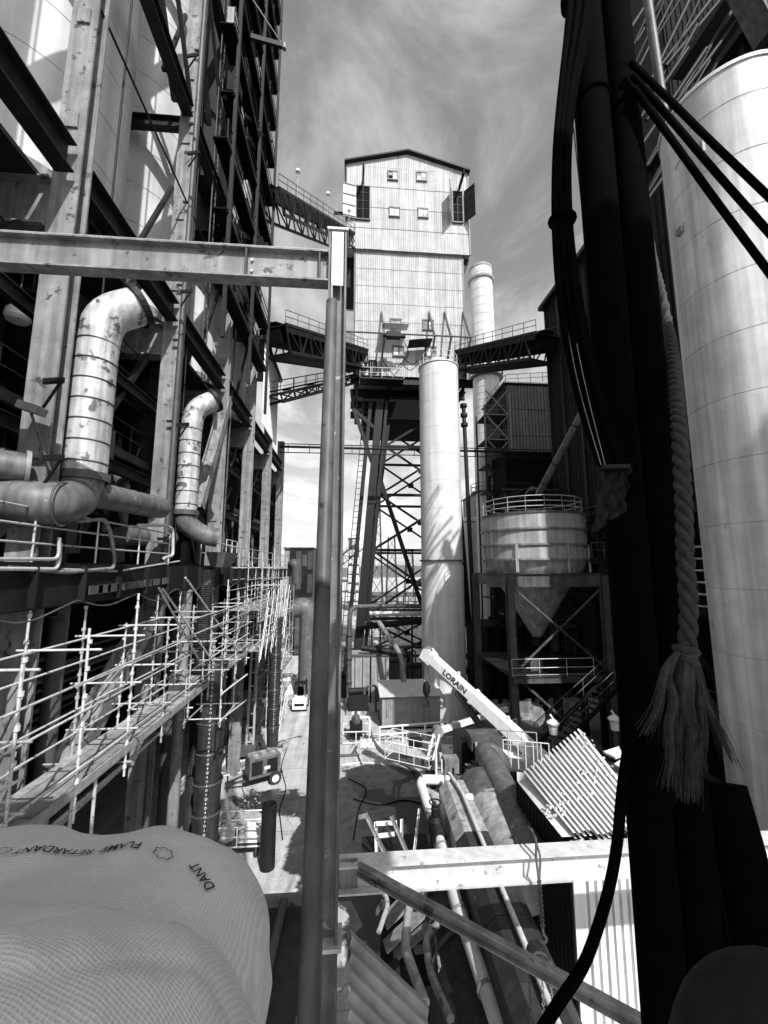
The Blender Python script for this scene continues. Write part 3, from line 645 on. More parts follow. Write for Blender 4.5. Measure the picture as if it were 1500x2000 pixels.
for px, py in ((684, 500),): 
    p = P(686, 490, Y=TY + 2); MB().b2((XL - 1.1, TY + 1.0, ZO - 3.8), (XL - .1, TY + 5, ZO + .1)).build('side_shaft', 'sheet_dark', tw)
MB().add([(XR + .1, TY + .3, ZO), (UR + .2, TY + .3, ZO), (XR + .1, TY + .3, ZO - 2.4), (XR + .1, TY + 3, ZO), (UR + .2, TY + 3, ZO), (XR + .1, TY + 3, ZO - 2.4)], [(0, 1, 2), (3, 5, 4), (0, 3, 4, 1), (1, 4, 5, 2), (0, 2, 5, 3)]).build('side_bracket', 'steel_dark', tw)
MB().ibeam((UL - 1.4, TY + 1, P(660, 402, Y=TY).z), (UL, TY + 1, P(660, 402, Y=TY).z), .3, .2).build('hoist_beam', 'steel_dark', tw)
# brackets carrying the pipe rail across the lower front
zr = P(800, 655, Y=TY - 2.2).z
for px in (745, 838, 868, 904):
    b_ = P(px, 610, Y=TY - .1); e_ = V((b_.x + .15, TY - 2.2, zr))
    k_ = MB().bar(b_, e_, .17, .24).bar(e_, V((b_.x - .1, TY - .1, zr - 3.4)), .17, .24).build('rail_bracket', 'steel_mid', tw)
MB().tube((P(690, 652, Y=TY - 2.2).x - 2.2, TY - 2.2, zr + .1), (P(918, 652, Y=TY - 2.2).x, TY - 2.2, zr + .1), .09, 8).build('cross_rail', 'steel_mid', tw)
c = P(768, 655, Y=TY - 2.3); hs = MB().box(c, (1.5, .7, .55)).tube(c + V((-1.1, 0, 0)), c + V((1.3, 0, -.1)), .2, 10).box(c + V((0, 0, .45)), (.5, .5, .5)).build('hoist_unit', 'steel_dark', tw)
c = P(770, 640, Y=TY - 1.2); MB().corr(c + V((-1.3, .8, .25)), (2.8, 0, 0), (0, -1.8, -.35), .2, .05, False).build('hoist_canopy', 'sheet_white', tw)
c = P(820, 670, Y=TY - 1.4); MB().bar(c + V((-1.2, .3, 0)), c + V((1.3, .3, .3)), 1.6, .1).build('hatch_flap', 'steel_dark', tw)
for pts in ([(752, 665), (745, 700), (758, 720), (772, 735)], [(790, 668), (800, 690), (775, 720)], [(830, 690), (805, 715), (790, 700)], [(865, 690), (830, 720)]):
    MB().pipe([P(x, y, Y=TY - .5) for x, y in pts], .05, 6, bend=.6).build('hanging_cable', 'steel_dark', tw)
# balcony at the foot of the sheeting
bz = P(735, 742, Y=TY - 1.5).z
MB().b2((XL + .6, TY - 1.8, bz), (XL + 5.2, TY - .1, bz + .15)).build('balcony_deck', 'steel_dark', tw)
rail(tw, [(XL + .6, TY - .2, bz + .15), (XL + .6, TY - 1.75, bz + .15), (XL + 5.2, TY - 1.75, bz + .15)], 1.1, 1.2, 'galvanised', .03)
p = P(728, 717, Y=TY - .1); f_ = MB().box((p.x, TY - .12, p.z), (.9, .12, 1.6)).build('door', 'steel_black', tw); MB().box((p.x, TY - .2, p.z), (.06, .04, 1.6)).build('door_bar', 'steel_light', f_)
for k in (-.25, .25): MB().box((p.x + k, TY - .2, p.z), (.05, .04, 1.6)).build('door_bar', 'steel_light', f_)
# underside: girders and head of the trestle
for y in (TY + .2, TY + 3.6, TY + 7.2, TY + 10.6):
    MB().ibeam((XL - .4, y, ZB - .45), (XR + .9, y, ZB - .45), .85, .4, .05, .04).build('floor_girder', 'steel_dark', tw)
for x in (XL + .3, XL + 4, XR - 4, XR - .2):
    MB().ibeam((x, TY - .2, ZB - 1.25), (x, TY + 11, ZB - 1.25), .7, .35, .05, .04).build('floor_girder', 'steel_dark', tw)
MB().b2((XL + 1.0, TY + 1.2, ZB - 4.4), (XR - 2.5, TY + 9, ZB - 1.7)).build('chute_casing', 'steel_black', tw)
# trestle legs, struts and crosses
LT = {}; LBm = {}
ly = TY + 2
LT['fl'] = P(762, 790, Y=ly); LBm['fl'] = P(694, 1345, Y=ly + 1); LT['fr'] = V((XR - 1.2, ly, LT['fl'].z)); LBm['fr'] = V((XR + .8, ly + 1, 0))
for k in ('fl', 'fr'):
    LBm[k].z = 0
    LT[k[0].replace('f', 'b') + k[1]] = LT[k] + V((0, 8, 0)); LBm[k[0].replace('f', 'b') + k[1]] = LBm[k] + V((0, 9, 0))
for k in LT: MB().ibeam(LBm[k], LT[k], .75, .5, .06, .05).build('leg', 'steel_dark', tw)
def lp(k, t): return LT[k] * (1 - t) + LBm[k] * t
ts = [0, .16, .34, .54, .78, .97]
for a, b in (('fl', 'fr'), ('bl', 'br'), ('fl', 'bl'), ('fr', 'br')):
    for i, t in enumerate(ts):
        MB().bar(lp(a, t), lp(b, t), .22, .3).build('strut', 'steel_dark', tw)
        if i < len(ts) - 1:
            for q0, q1 in ((a, b), (b, a)): MB().bar(lp(q0, t), lp(q1, ts[i + 1]), .18, .22).build('cross_brace', 'steel_dark', tw)
            m0 = (lp(a, t) + lp(b, ts[i + 1])) / 2
            MB().box(m0, (.7, .1, .6) if a[0] == b[0] else (.1, .7, .6)).build('gusset_plate', 'steel_dark', tw)
for pa, pb in (((688, 762), (693, 805)), ((693, 805), (736, 930)), ((690, 800), (735, 840))): MB().bar(P(*pa, Y=TY + .5), P(*pb, Y=TY + .8), .4, .35).build('knee_strut', 'steel_dark', tw)
MB().bar(P(745, 943, Y=TY + .6), P(826, 1190, Y=TY + .6), .4, .4).build('main_diagonal', 'steel_dark', tw)
# inclined elevator casing beside the left leg
ie = thing('inclined_elevator', 'dark inclined bucket elevator with ladder rising beside the trestle leg to the tower', 'elevator', P(690, 1340, Z=0))
a = P(742, 785, Y=TY + 1); b = P(693, 1330, Y=TY - .4); b.z = max(b.z, .3)
for k, (o_, w_, m_) in enumerate(((0, .8, 'steel_dark'), (-1.0, .35, 'steel_dark'), (.75, .3, 'steel_dark'))): MB().bar(a + V((o_, 0, 0)), b + V((o_, 0, 0)), w_, .8).build('casing', m_, ie)
for k in range(48):
    t = k / 47; p = (a * (1 - t) + b * t) + V((-1.45, -.1, 0)); slab('ladder_rung', p, (.5, .05, .05), 'steel_dark', ie)
for x in (-1.7, -1.2): rod('ladder_rail', a + V((x, -.1, 0)), b + V((x, -.1, 0)), .04, 'steel_dark', ie)

# ================================================================== WHITE STACK, CHIMNEYS
sx, sy = 8.05, 36.0; st = thing('steel_stack', 'tall white steel tank stack standing in front of the trestle', 'stack', (sx, sy, 0))
sz = P(850, 722, Y=36).z; pr = [(1.86, 0)]; z = 0
sb = MB()
z = 0.0; k = 0
while z < sz:
    z2 = min(z + 2.45, sz); rr = 1.86 if k < 5 else 1.82
    MB().lathe((sx, sy, 0), [(rr - .02, z + .0), (rr, z + .012), (rr, z2 - .012), (rr - .02, z2)], 56).build('shell_course', 'stack_white', st); z = z2; k += 1
MB().lathe((sx, sy, 0), [(1.87, 12.6), (1.98, 12.6), (1.98, 12.72), (1.87, 12.72)], 48, smooth=False).build('flange', 'steel_mid', st)
MB().lathe((sx, sy, 0), [(1.9, sz), (1.9, sz + .1), (.3, sz + .35), (.01, sz + .35)], 40).build('cap', 'stack_white', st)
MB().lathe((sx - .2, sy, sz), [(.5, .2), (.5, .7), (.7, .75), (.7, .95), (.2, 1.2), (.0, 1.2)], 16).build('vent_cowl', 'stack_white', st)
ring = [(sx + 1.8 * math.cos(a), sy + 1.8 * math.sin(a), sz + .08) for a in [i * math.pi / 6 for i in range(13)]]
rail(st, ring, 1.0, 1.5, 'galvanised', .028)
def chimney(lab, px0, px1, pyt, Y_, bands, cap):
    a = P(px0, pyt, Y=Y_); b = P(px1, pyt, Y=Y_); r = (b.x - a.x) / 2 * .97; x = (a.x + b.x) / 2; c = thing('chimney', lab, 'chimney', (x, Y_, 0), 'concrete chimneys behind the tower'); z = a.z
    pr = [(r * 1.12, 0)]; k = 0
    for i in range(40): q = z * i / 40; g0 = r * (1.12 - .12 * i / 40); pr += [(g0, q), (g0 - .04, q + .002), (g0 - .04, q + .09), (g0, q + .092)]
    pr += [(r, z), (r * .8, z), (r * .8, z - 2)]
    MB().lathe((x, Y_, 0), pr, 40).build('shaft', 'concrete_pale', c)
    for dz, e in cap: MB().lathe((x, Y_, z + dz), [(r, 0), (r * e, .1), (r * e, .55), (r, .65)], 36, smooth=False).build('collar', 'concrete', c)
    for dz, e in bands:
        MB().lathe((x, Y_, dz), [(r * 1.02, 0), (r * e, .05), (r * e, .2), (r * 1.02, .25)], 36, smooth=False).build('ring_platform', 'steel_mid', c)
        pts = [(x + r * e * math.cos(t), Y_ + r * e * math.sin(t), dz + .25) for t in [i * math.pi / 6 for i in range(13)]]
        rail(c, pts, 1.1, 2.5, 'steel_mid', .05)
    return c
chimney('round concrete chimney with collared top standing behind the tower on the right', 917, 960, 527, 75, (), ((-.4, 1.04), (-3.0, 1.16)))
z_ = P(950, 735, Y=58).z
chimney('lower concrete stack with ring walkway below the right conveyor', 924, 974, 738, 58, ((z_ - .6, 1.3), (P(950, 965, Y=58).z, 1.45)), ())

# ================================================================== CONVEYORS AND BRIDGES
def gallery(lab, a, b, w_, h_, m='steel_dark', panels=10, lamps=0, truss=True, solid=False, rl=True, name='conveyor_bridge', plate=False):
    a = V(a); b = V(b); o = thing(name, lab, 'conveyor', a); x, y, d = frame(b - a); up = V((0, 0, 1)); Ln = (b - a).length
    for s_ in (-1, 1):
        for q in (0, -h_): MB().bar(a + x * s_ * w_ / 2 + y * q, b + x * s_ * w_ / 2 + y * q, .14, .2).build('chord', m, o)
        if truss:
            for i in range(panels):
                p0 = a + (b - a) * (i / panels) + x * s_ * w_ / 2; p1 = a + (b - a) * ((i + 1) / panels) + x * s_ * w_ / 2
                u, v = (p0 - y * h_, p1) if i % 2 else (p0, p1 - y * h_)
                MB().bar(u, v, .09, .1).build('diagonal', m, o); MB().bar(p0, p0 - y * h_, .09, .1).build('post', m, o)
        if solid: MB().bar(a + x * s_ * (w_ / 2 - .02) - y * h_ * .5, b + x * s_ * (w_ / 2 - .02) - y * h_ * .5, .04, h_ * .9).build('side_sheet', 'sheet_dark', o)
        if rl: rail(o, [a + x * s_ * w_ / 2 + y * .1, b + x * s_ * w_ / 2 + y * .1], 1.0, Ln / panels, m if m != 'steel_dark' else 'steel_mid', .03)
    if plate:
        MB().bar(a - y * h_, b - y * h_, w_ * .9, .08).build('bottom_plate', 'steel_black', o); MB().bar(a - y * h_ * .35, b - y * h_ * .35, w_ * .55, h_ * .5).build('return_casing', 'steel_black', o)
        for s_ in (-1, 1): MB().bar(a + x * s_ * w_ * .5 - y * .3, b + x * s_ * w_ * .5 - y * .3, .03, .5).build('skirt_sheet', 'sheet_dark', o)
    MB().bar(a + y * .02, b + y * .02, w_ * .96, .1).build('walkway', 'steel_dark', o)
    MB().bar(a + y * .28, b + y * .28, w_ * .4, .12).build('belt', 'rubber', o)
    for i in range(1, panels, 2):
        p = a + (b - a) * (i / panels); MB().bar(p - x * w_ * .3 + y * .2, p + x * w_ * .3 + y * .2, .1, .12).build('idler', 'steel_mid', o)
    for i in range(lamps):
        p = a + (b - a) * ((i + .45) / lamps) + x * w_ / 2
        lo = MB().tube(p, p + up * 2.3, .05, 8).build('lamp_post', 'steel_light', o); MB().lathe(p + up * 2.3, [(.0, .25), (.15, .2), (.2, 0), (.05, -.05)], 10).build('lamp_head', 'lamp_glass', lo)
    return o
a = P(522, 372, X=-6.0); gallery('high open truss conveyor bridge with lamp posts from left building to tower top', a, P(686, 462, Y=TY + 1.2), 1.7, 1.5, panels=14, lamps=3)
a = P(528, 640, X=-6.0); g_ = gallery('heavy dark conveyor bridge with railings from left building to tower foot', a, P(700, 688, Y=TY + .8), 2.6, 1.9, panels=10, lamps=1, plate=True)
a = P(534, 772, X=-6.0); gallery('thin sloping footbridge below the heavy conveyor at left of the tower', a, P(694, 736, Y=TY + .6), 1.3, .6, panels=8)
b = P(1072, 655, Y=30); gallery('dark conveyor bridge rising from tower foot to the right building', P(906, 690, Y=TY + .6), b, 2.6, 2.0, panels=9, plate=True)
pb = thing('pipe_bridge', 'slim level pipe line crossing the yard in front of the trestle', 'pipe', (0, 38, 20))
z = P(540, 872, Y=38).z
for dz, r_ in ((0, .12), (-.55, .05), (.28, .05)): MB().tube((-6.8, 38, z + dz), (21, 38, z + dz), r_, 8).build('pipe_run', 'steel_dark', pb)
for k in range(14): slab('hanger_clip', (-6 + k * 2, 38, z - .2), (.06, .1, .8), 'steel_dark', pb)
dp = thing('drop_pipe', 'slim dark down pipe with couplings beside the white stack', 'pipe', (11.2, 36.5, 0))
a = P(905, 790, Y=37); b = P(925, 1200, Y=35.5); b2 = V((b.x + .2, b.y, 0))
MB().pipe([a, b, b2], .19, 12, bend=.5).build('pipe_run', 'steel_dark', dp)
for t in (0, .05, .1): MB().tube(a * (1 - t) + b * t, a * (.985 - t) + b * (t + .015), .34, 12).build('coupling', 'steel_dark', dp)

# ================================================================== BIN ON A FRAME
bx, by = P(1040, 1060, Y=28).x, 28.0; R_ = (P(1133, 1050, Y=28).x - P(945, 1050, Y=28).x) / 2 * .985
bn = thing('hopper_bin', 'stained round hopper bin with banded shell and cone on a steel frame', 'bin', (bx, by, 0))
zt = P(1040, 997, Y=by - R_).z; z1 = P(1040, 1030, Y=by - R_).z; z2 = P(1040, 1062, Y=by - R_).z; z3 = P(1040, 1092, Y=by - R_).z; z4 = P(1040, 1118, Y=by - R_).z
zs = [zt, z1, z2, z3, z4]
for i in range(3):
    MB().lathe((bx, by, 0), [(R_, zs[i]), (R_, zs[i + 1])], 72).build('shell_band', 'bin_paint', bn)
    MB().lathe((bx, by, 0), [(R_, zs[i + 1] - .06), (R_ + .12, zs[i + 1] - .06), (R_ + .12, zs[i + 1] + .06), (R_, zs[i + 1] + .06)], 64, smooth=False).build('stiffening_ring', 'steel_light', bn)
MB().lathe((bx, by, 0), [(R_ + .06, zt - .1), (R_ + .06, zt + .05), (.01, zt + .3)], 64).build('roof', 'steel_mid', bn)
zc = P(1050, 1245, Y=by).z
MB().lathe((bx, by, 0), [(R_ * .98, z3 - .06), (R_ * .9, z4), (R_ * .62, z4 - 1.2), (.25, zc)], 64).build('cone', 'bin_paint', bn)
MB().lathe((bx, by, zc), [(.3, .1), (.3, -.5), (.0, -.5)], 16).build('outlet', 'steel_dark', bn)
for k in range(7):
    a = k * math.pi * 2 / 7 + .42; p = V((bx + math.cos(a) * (R_ + .07), by + math.sin(a) * (R_ + .07), (z2 + z4) / 2))
    slab('shell_rib', p, (.12, .16, z2 - z4), 'bin_paint', bn, Matrix.Rotation(a, 3, 'Z').to_quaternion())
rail(bn, [(bx + (R_ - .15) * math.cos(t), by + (R_ - .15) * math.sin(t), zt + .05) for t in [i * math.pi / 9 for i in range(19)]], 1.0, 2.0, 'galvanised', .03, (.33, .66, 1.0))
FX0, FX1, FY0, FY1 = P(995, 1130, Y=24.6).x, P(1178, 1130, Y=24.6).x, 24.6, 31.4; zg = P(1080, 1133, Y=24.6).z
for x in (FX0, FX1):
    for y in (FY0, FY1): MB().ibeam((x, y, 0), (x, y, zg + .3), .42, .42, .04, .03, up=V((0, 1, 0))).build('leg', 'steel_mid', bn)
    MB().ibeam((x, FY0 + .2, zg), (x, FY1 - .2, zg), .8, .3).build('frame_girder', 'steel_mid', bn)
for y in (FY0, FY1): MB().ibeam((FX0 - (1.4 if y == FY0 else 0), y, zg), (FX1 - .2, y, zg), .8, .3).build('frame_girder', 'steel_mid', bn)
zl = P(1080, 1318, Y=24.6).z
for pa, pb_ in ((zg - .4, zl), (zl, .4)):
    for u, v in ((FX0, FX1), (FX1, FX0)): MB().angle((u, FY0 - .05, pa), (v, FY0 - .05, pb_), .14).build('cross_brace', 'steel_mid', bn)
MB().b2((FX0 - .2, FY0 - .4, zl - .1), (FX1 + .2, FY1, zl)).build('platform_deck', 'steel_dark', bn)
MB().channel((FX0 - .2, FY0 - .45, zl - .15), (FX1 + .2, FY0 - .45, zl - .15), .35, .1).build('deck_edge', 'steel_mid', bn)
rail(bn, [(FX0 - .2, FY0 - .35, zl), (FX1 - 1.2, FY0 - .35, zl)], 1.0, 1.5, 'galvanised', .022, (.1, .5, 1.0))
def stair(lab, a, b, w_, m='steel_dark', n_=16):
    a = V(a); b = V(b); s = thing('steel_stair', lab, 'stair', b if b.z < a.z else a); x, y, d = frame(b - a); x = V((x.x, x.y, 0)).normalized()
    for q in (-1, 1):
        MB().bar(a + x * q * w_ / 2, b + x * q * w_ / 2, .05, .25).build('stringer', m, s)
        o_ = x * q * w_ / 2; up = V((0, 0, 1))
        for lv in (.55, 1.0): rod('handrail', a + o_ + up * lv, b + o_ + up * lv, .025, 'steel_mid', s, 6)
        for k in range(6): p = a + (b - a) * (k / 5) + o_; rod('rail_post', p, p + up, .025, 'steel_mid', s, 6)
    ang = math.atan2((b - a).y, (b - a).x)
    for k in range(n_): slab('tread', a + (b - a) * ((k + .5) / n_), (.24, w_, .03), m, s, Matrix.Rotation(ang, 3, 'Z').to_quaternion())
    return s
a = P(1212, 1318, Y=22); b = P(1062, 1465, Y=19.5)
stair('dark stair with handrails climbing right beside the bin frame', a, b, 1.0)
stair('dark stair running down from the bin roof on its right side', P(1128, 1000, Y=30), P(1180, 1072, Y=27), .9)
MB_ = thing('side_platform', 'dark railed landing to the right of the hopper bin', 'platform', P(1170, 1080, Y=27))
a = P(1140, 1090, Y=27); MB().b2((a.x, 26, a.z - .4), (a.x + 2.6, 29, a.z)).build('deck', 'steel_dark', MB_); rail(MB_, [(a.x, 26, a.z), (a.x + 2.6, 26, a.z), (a.x + 2.6, 29, a.z)], 1.0, 1.0, 'steel_mid', .03)
ic = thing('feed_pipe', 'rusty sloping feed pipe coming down to the top of the hopper bin', 'pipe', P(1060, 960, Y=28))
MB().tube(P(1052, 965, Y=28), P(1138, 805, Y=24), .24, 16).build('pipe_run', 'duct_dark', ic)
for t in (.15, .4, .85): p = P(1052, 965, Y=28).lerp(P(1138, 805, Y=24), t); MB().torus(p, .25, .04, P(1138, 805, Y=24) - P(1052, 965, Y=28), 16).build('collar', 'steel_dark', ic)
# machinery in the gloom under the bin
um = thing('screw_conveyor', 'dark covered screw conveyor under the hopper cone', 'conveyor', (bx, by, 3))
MB().bar((bx - 1, by - 2, 5.5), (bx + 3.5, by + 1, 3.2), .7, .6).build('trough', 'steel_dark', um); MB().box((bx - 1.2, by - 2, 5.9), (.8, .8, .9)).build('gear_box', 'steel_mid', um)

# ================================================================== FILTER HOUSE AND RIGHT BUILDING
fy = 44.0; a = P(988, 750, Y=fy); b = P(1068, 960, Y=fy)
fh = thing('filter_house', 'dark panelled filter house with railed roof to the right of the chimneys', 'filter house', (a.x, fy, 0))
x0, x1 = a.x, a.x + 6; zt_, zb_ = P(1010, 750, Y=fy).z, P(1010, 905, Y=fy).z
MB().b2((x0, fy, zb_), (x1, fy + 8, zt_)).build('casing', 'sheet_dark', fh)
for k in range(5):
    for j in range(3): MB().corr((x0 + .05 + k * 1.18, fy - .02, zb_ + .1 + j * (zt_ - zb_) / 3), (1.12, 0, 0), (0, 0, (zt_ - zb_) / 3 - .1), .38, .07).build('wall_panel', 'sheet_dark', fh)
for k in range(2):
    c = V((x0 + 1.5 + k * 3, fy + 2, zb_)); q = MB()
    q.add([c + V(p) for p in ((-1.4, -1.9, 0), (1.4, -1.9, 0), (1.4, 1.9, 0), (-1.4, 1.9, 0), (-.2, -.2, -3.4), (.2, -.2, -3.4), (.2, .2, -3.4), (-.2, .2, -3.4))], [(0, 1, 5, 4), (1, 2, 6, 5), (2, 3, 7, 6), (3, 0, 4, 7)]); q.build('hopper', 'steel_dark', fh)
for x in (x0 + .2, x1 - .2):
    for y in (fy + .2, fy + 7.5): MB().bar((x, y, 0), (x, y, zb_), .4, .4).build('leg', 'steel_dark', fh)
rail(fh, [(x0, fy + 8, zt_), (x0, fy, zt_), (x1, fy, zt_ + .6)], 1.1, 1.5, 'steel_mid', .04)
MB().b2((x0 - .3, fy - .3, zt_), (x1, fy + 8.2, zt_ + .15)).build('roof_deck', 'steel_mid', fh)
sx0 = P(946, 800, Y=fy - 1).x; sx1 = x0 - .1
stt = thing('stair_tower', 'open steel stair tower against the filter house, in front of the lower concrete stack', 'stair tower', (sx0, fy - 1, 0))
zt2 = P(960, 770, Y=fy - 1).z
for x in (sx0, sx1):
    for y in (fy - 1, fy + 2): MB().bar((x, y, 0), (x, y, zt2 - (1.5 if x == sx0 else 0)), .16, .16).build('post', 'steel_dark', stt)
z = 3.0; k = 0
while z < zt2 - 1:
    MB().b2((sx0, fy - 1, z), (sx1, fy + 2, z + .1)).build('landing', 'steel_dark', stt)
    u, v = (sx0 + .2, sx1 - .2) if k % 2 else (sx1 - .2, sx0 + .2)
    MB().bar((u, fy - .6, z), (v, fy - .6, z + 2.9), .5, .1).build('stair_flight', 'steel_dark', stt)
    MB().bar((v, fy - 1.02, z), (u, fy - 1.02, z + 2.9), .1, .1).build('cross_brace', 'steel_dark', stt); MB().bar((u, fy - 1.05, z), (v, fy - 1.05, z + 2.9), .08, .08).build('cross_brace', 'steel_dark', stt)
    rail(stt, [(sx0, fy - 1, z + .1), (sx1, fy - 1, z + .1)], 1.0, 2.0, 'steel_dark', .03); z += 2.9; k += 1

RX = 17.2
rb = thing('right_building', 'huge dark steel building in shade along the right side of the yard', 'building', (RX, 20, 0))
zt = P(1066, 605, X=RX).z; y_end = P(1066, 605, X=RX).y
for k in range(9):
    y0 = 11.5 + k * (y_end - 11.5) / 9; wy = (y_end - 11.5) / 9
    for j in range(4):
        z0 = 15 + j * (zt - 15) / 4
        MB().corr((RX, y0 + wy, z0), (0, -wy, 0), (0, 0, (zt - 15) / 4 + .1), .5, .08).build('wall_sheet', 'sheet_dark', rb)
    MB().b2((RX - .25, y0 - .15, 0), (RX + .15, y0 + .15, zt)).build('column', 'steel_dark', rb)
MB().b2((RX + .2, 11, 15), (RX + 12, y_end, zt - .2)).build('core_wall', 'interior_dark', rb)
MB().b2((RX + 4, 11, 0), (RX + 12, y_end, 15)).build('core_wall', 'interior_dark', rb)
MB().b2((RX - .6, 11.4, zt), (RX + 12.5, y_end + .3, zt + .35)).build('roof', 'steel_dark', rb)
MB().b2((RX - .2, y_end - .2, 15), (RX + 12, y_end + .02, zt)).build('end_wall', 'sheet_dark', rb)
for z in (5, 10, 15): 
    MB().ibeam((RX - .3, 11, z), (RX - .3, y_end, z), .6, .3).build('floor_beam', 'steel_dark', rb); MB().b2((RX - .1, 11, z + .3), (RX + 4, y_end, z + .4)).build('floor_slab', 'steel_dark', rb)
    rail(rb, [(RX - .3, 11.2, z + .3), (RX - .3, y_end, z + .3)], 1.0, 2.0, 'steel_mid', .03)
for k in range(4): MB().bar((RX - .35, 12 + 5 * k, 5.2), (RX - .35, 16 + 5 * k, 9.8), .2, .2).build('bay_brace', 'steel_dark', rb)
# pipe racks in the gap beside the big silo, catching some light
for k in range(6): rod('service_pipe', (RX - .9, 11, 13.0 - k * .55), (RX - .9, 24, 13.0 - k * .55), .05, 'galvanised', rb, 8)
# lattice roof structure at the top right
lt = thing('roof_lattice', 'dark lattice of roof trusses and rods above the big right silo', 'truss', (14, 14, 26))
MB().tube(P(1262, -20, Y=13), P(1300, 240, Y=13), .17, 12).build('main_post', 'steel_mid', lt)
rr = random.Random(3)
for k in range(17):
    xa = 1215 + rr.uniform(0, 60); ya = 60 + k * 22; l = rr.uniform(130, 320); ang = R(rr.uniform(52, 66))
    rod('truss_rod', P(xa, ya, Y=14.5), P(xa + l * math.cos(ang), ya - l * math.sin(ang), Y=13.5), rr.choice([.04, .06, .09]), 'steel_dark', lt, 8)
for pa, pb_ in (((1262, 50), (1335, -60)), ((1300, 130), (1440, -40)), ((1325, 190), (1480, -60)), ((1320, 200), (1455, 20))): rod('truss_rod', P(*pa, Y=14), P(*pb_, Y=13), .09, 'steel_dark', lt, 8)
MB().bar(P(1440, -40, Y=12.6), P(1500, 70, Y=12.6), .9, .4).build('gutter_beam', 'steel_mid', lt)
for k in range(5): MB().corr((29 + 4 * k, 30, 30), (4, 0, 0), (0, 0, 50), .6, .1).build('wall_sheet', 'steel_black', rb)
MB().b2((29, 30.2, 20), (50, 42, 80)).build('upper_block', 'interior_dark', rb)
MB().b2((19.5, 12, 42), (34, 20, 42.5)).build('roof_slab', 'steel_dark', lt)
# lattice mast showing as a sliver against the sky
lm = thing('lattice_mast', 'narrow lattice mast seen between the hanging hoses and the dark pipes', 'mast', P(1130, 440, Y=17))
pA, pB = P(1122, 250, Y=17), P(1143, 450, Y=17); pC, pD = P(1168, 240, Y=17.4), P(1172, 450, Y=17.4)
MB().bar(pA, pB, .1, .1).build('chord', 'steel_dark', lm); MB().bar(pC, pD, .1, .1).build('chord', 'steel_dark', lm)
for k in range(7):
    t = k / 6; rod('lattice_bar', pA.lerp(pB, t), pC.lerp(pD, t), .06, 'steel_dark', lm, 6)
    if k < 6: rod('lattice_bar', pA.lerp(pB, t + 1 / 6), pC.lerp(pD, t), .04, 'steel_dark', lm, 6)

# dark annex added to black out the view behind the bin, and pipe rack
an = thing('dark_backing', 'added black shade annex behind the hopper bin', 'backing', (18, 39, 0))
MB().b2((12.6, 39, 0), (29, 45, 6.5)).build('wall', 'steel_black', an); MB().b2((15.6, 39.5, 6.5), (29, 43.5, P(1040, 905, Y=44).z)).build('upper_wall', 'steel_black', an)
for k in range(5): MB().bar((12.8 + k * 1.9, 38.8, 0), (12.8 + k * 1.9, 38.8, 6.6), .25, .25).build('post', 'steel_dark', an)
for z in (3.2, 6.5): MB().bar((12.6, 38.7, z), (22, 38.7, z), .2, .3).build('beam', 'steel_dark', an)
pr_ = thing('pipe_rack', 'dense dark pipe rack and steelwork between the hopper bin and the right building', 'pipe rack', (15, 32, 0)); rr = random.Random(31)
for x in (13.4, 16.4):
    for y in (32.5, 35, 37.5): MB().ibeam((x, y, 0), (x, y, 18.5), .3, .3, .03, .02, up=V((0, 1, 0))).build('post', 'steel_dark', pr_)
for z in (4, 7.5, 11, 14.5, 18):
    for y in (32.5, 35, 37.5): MB().bar((12.6, y, z), (17.2, y, z), .2, .3).build('beam', 'steel_dark', pr_)
    for k in range(3): rod('rack_pipe', (12.8 + rr.uniform(0, 4), 31, z + .3), (12.8 + rr.uniform(0, 4), 39, z + .3), rr.choice([.08, .14, .2]), rr.choice(['steel_dark', 'steel_mid']), pr_, 10)
    for k in range(2): rod('rack_pipe', (12.4, 32 + rr.uniform(-.6, .6), z + .45 + k * .4), (17.2, 32.2, z + .45 + k * .4), rr.choice([.06, .1]), rr.choice(['steel_dark', 'steel_mid', 'galvanised']), pr_, 8)
for k in range(12):
    z = rr.choice([0, 4, 7.5, 11, 14.5]); u = rr.choice([13.4, 16.4]); MB().bar((u, 32.4, z), (29.8 - u, 32.4, z + 3.5), .12, .12).build('cross_brace', 'steel_dark', pr_)
for z in (7.5, 11, 14.5): rail(pr_, [(12.6, 32, z + .2), (17.2, 32, z + .2)], 1.0, 1.2, 'steel_mid', .025)

# big right silo
scx, scy, sr = 12.97, 11.5, 1.85
sl = thing('plated_silo', 'big pale round silo with banded shell at the right picture edge', 'silo', (scx, scy, 0))
zt = 27.9
z = 0.0
while z < zt:
    z2 = min(zt, z + 1.9); MB().lathe((scx, scy, 0), [(sr - .025, z), (sr, z + .02), (sr, z2 - .02), (sr - .025, z2)], 96).build('shell_course', 'tank_silo', sl); z = z2
MB().lathe((scx, scy, 0), [(sr + .02, zt - .1), (sr + .05, zt - .1), (sr + .05, zt + .03), (sr - .1, zt + .03), (sr - .1, zt - .3)], 80, smooth=False).build('rim', 'stack_white', sl)
MB().lathe((scx, scy, zt), [(sr - .1, -.25), (.01, .1)], 64).build('top', 'steel_dark', sl)
c = P(1377, 195, X=scx - sr * .8); MB().box((scx - sr * .92, scy - sr * .42, 25.6), (.1, .1, .4)).build('lifting_lug', 'steel_light', sl)
c = P(1297, 293, X=scx - sr * .95)
MB().box((scx - sr * 1.0, scy + .2, 23.4), (.25, .25, .2)).build('lug', 'steel_light', sl)
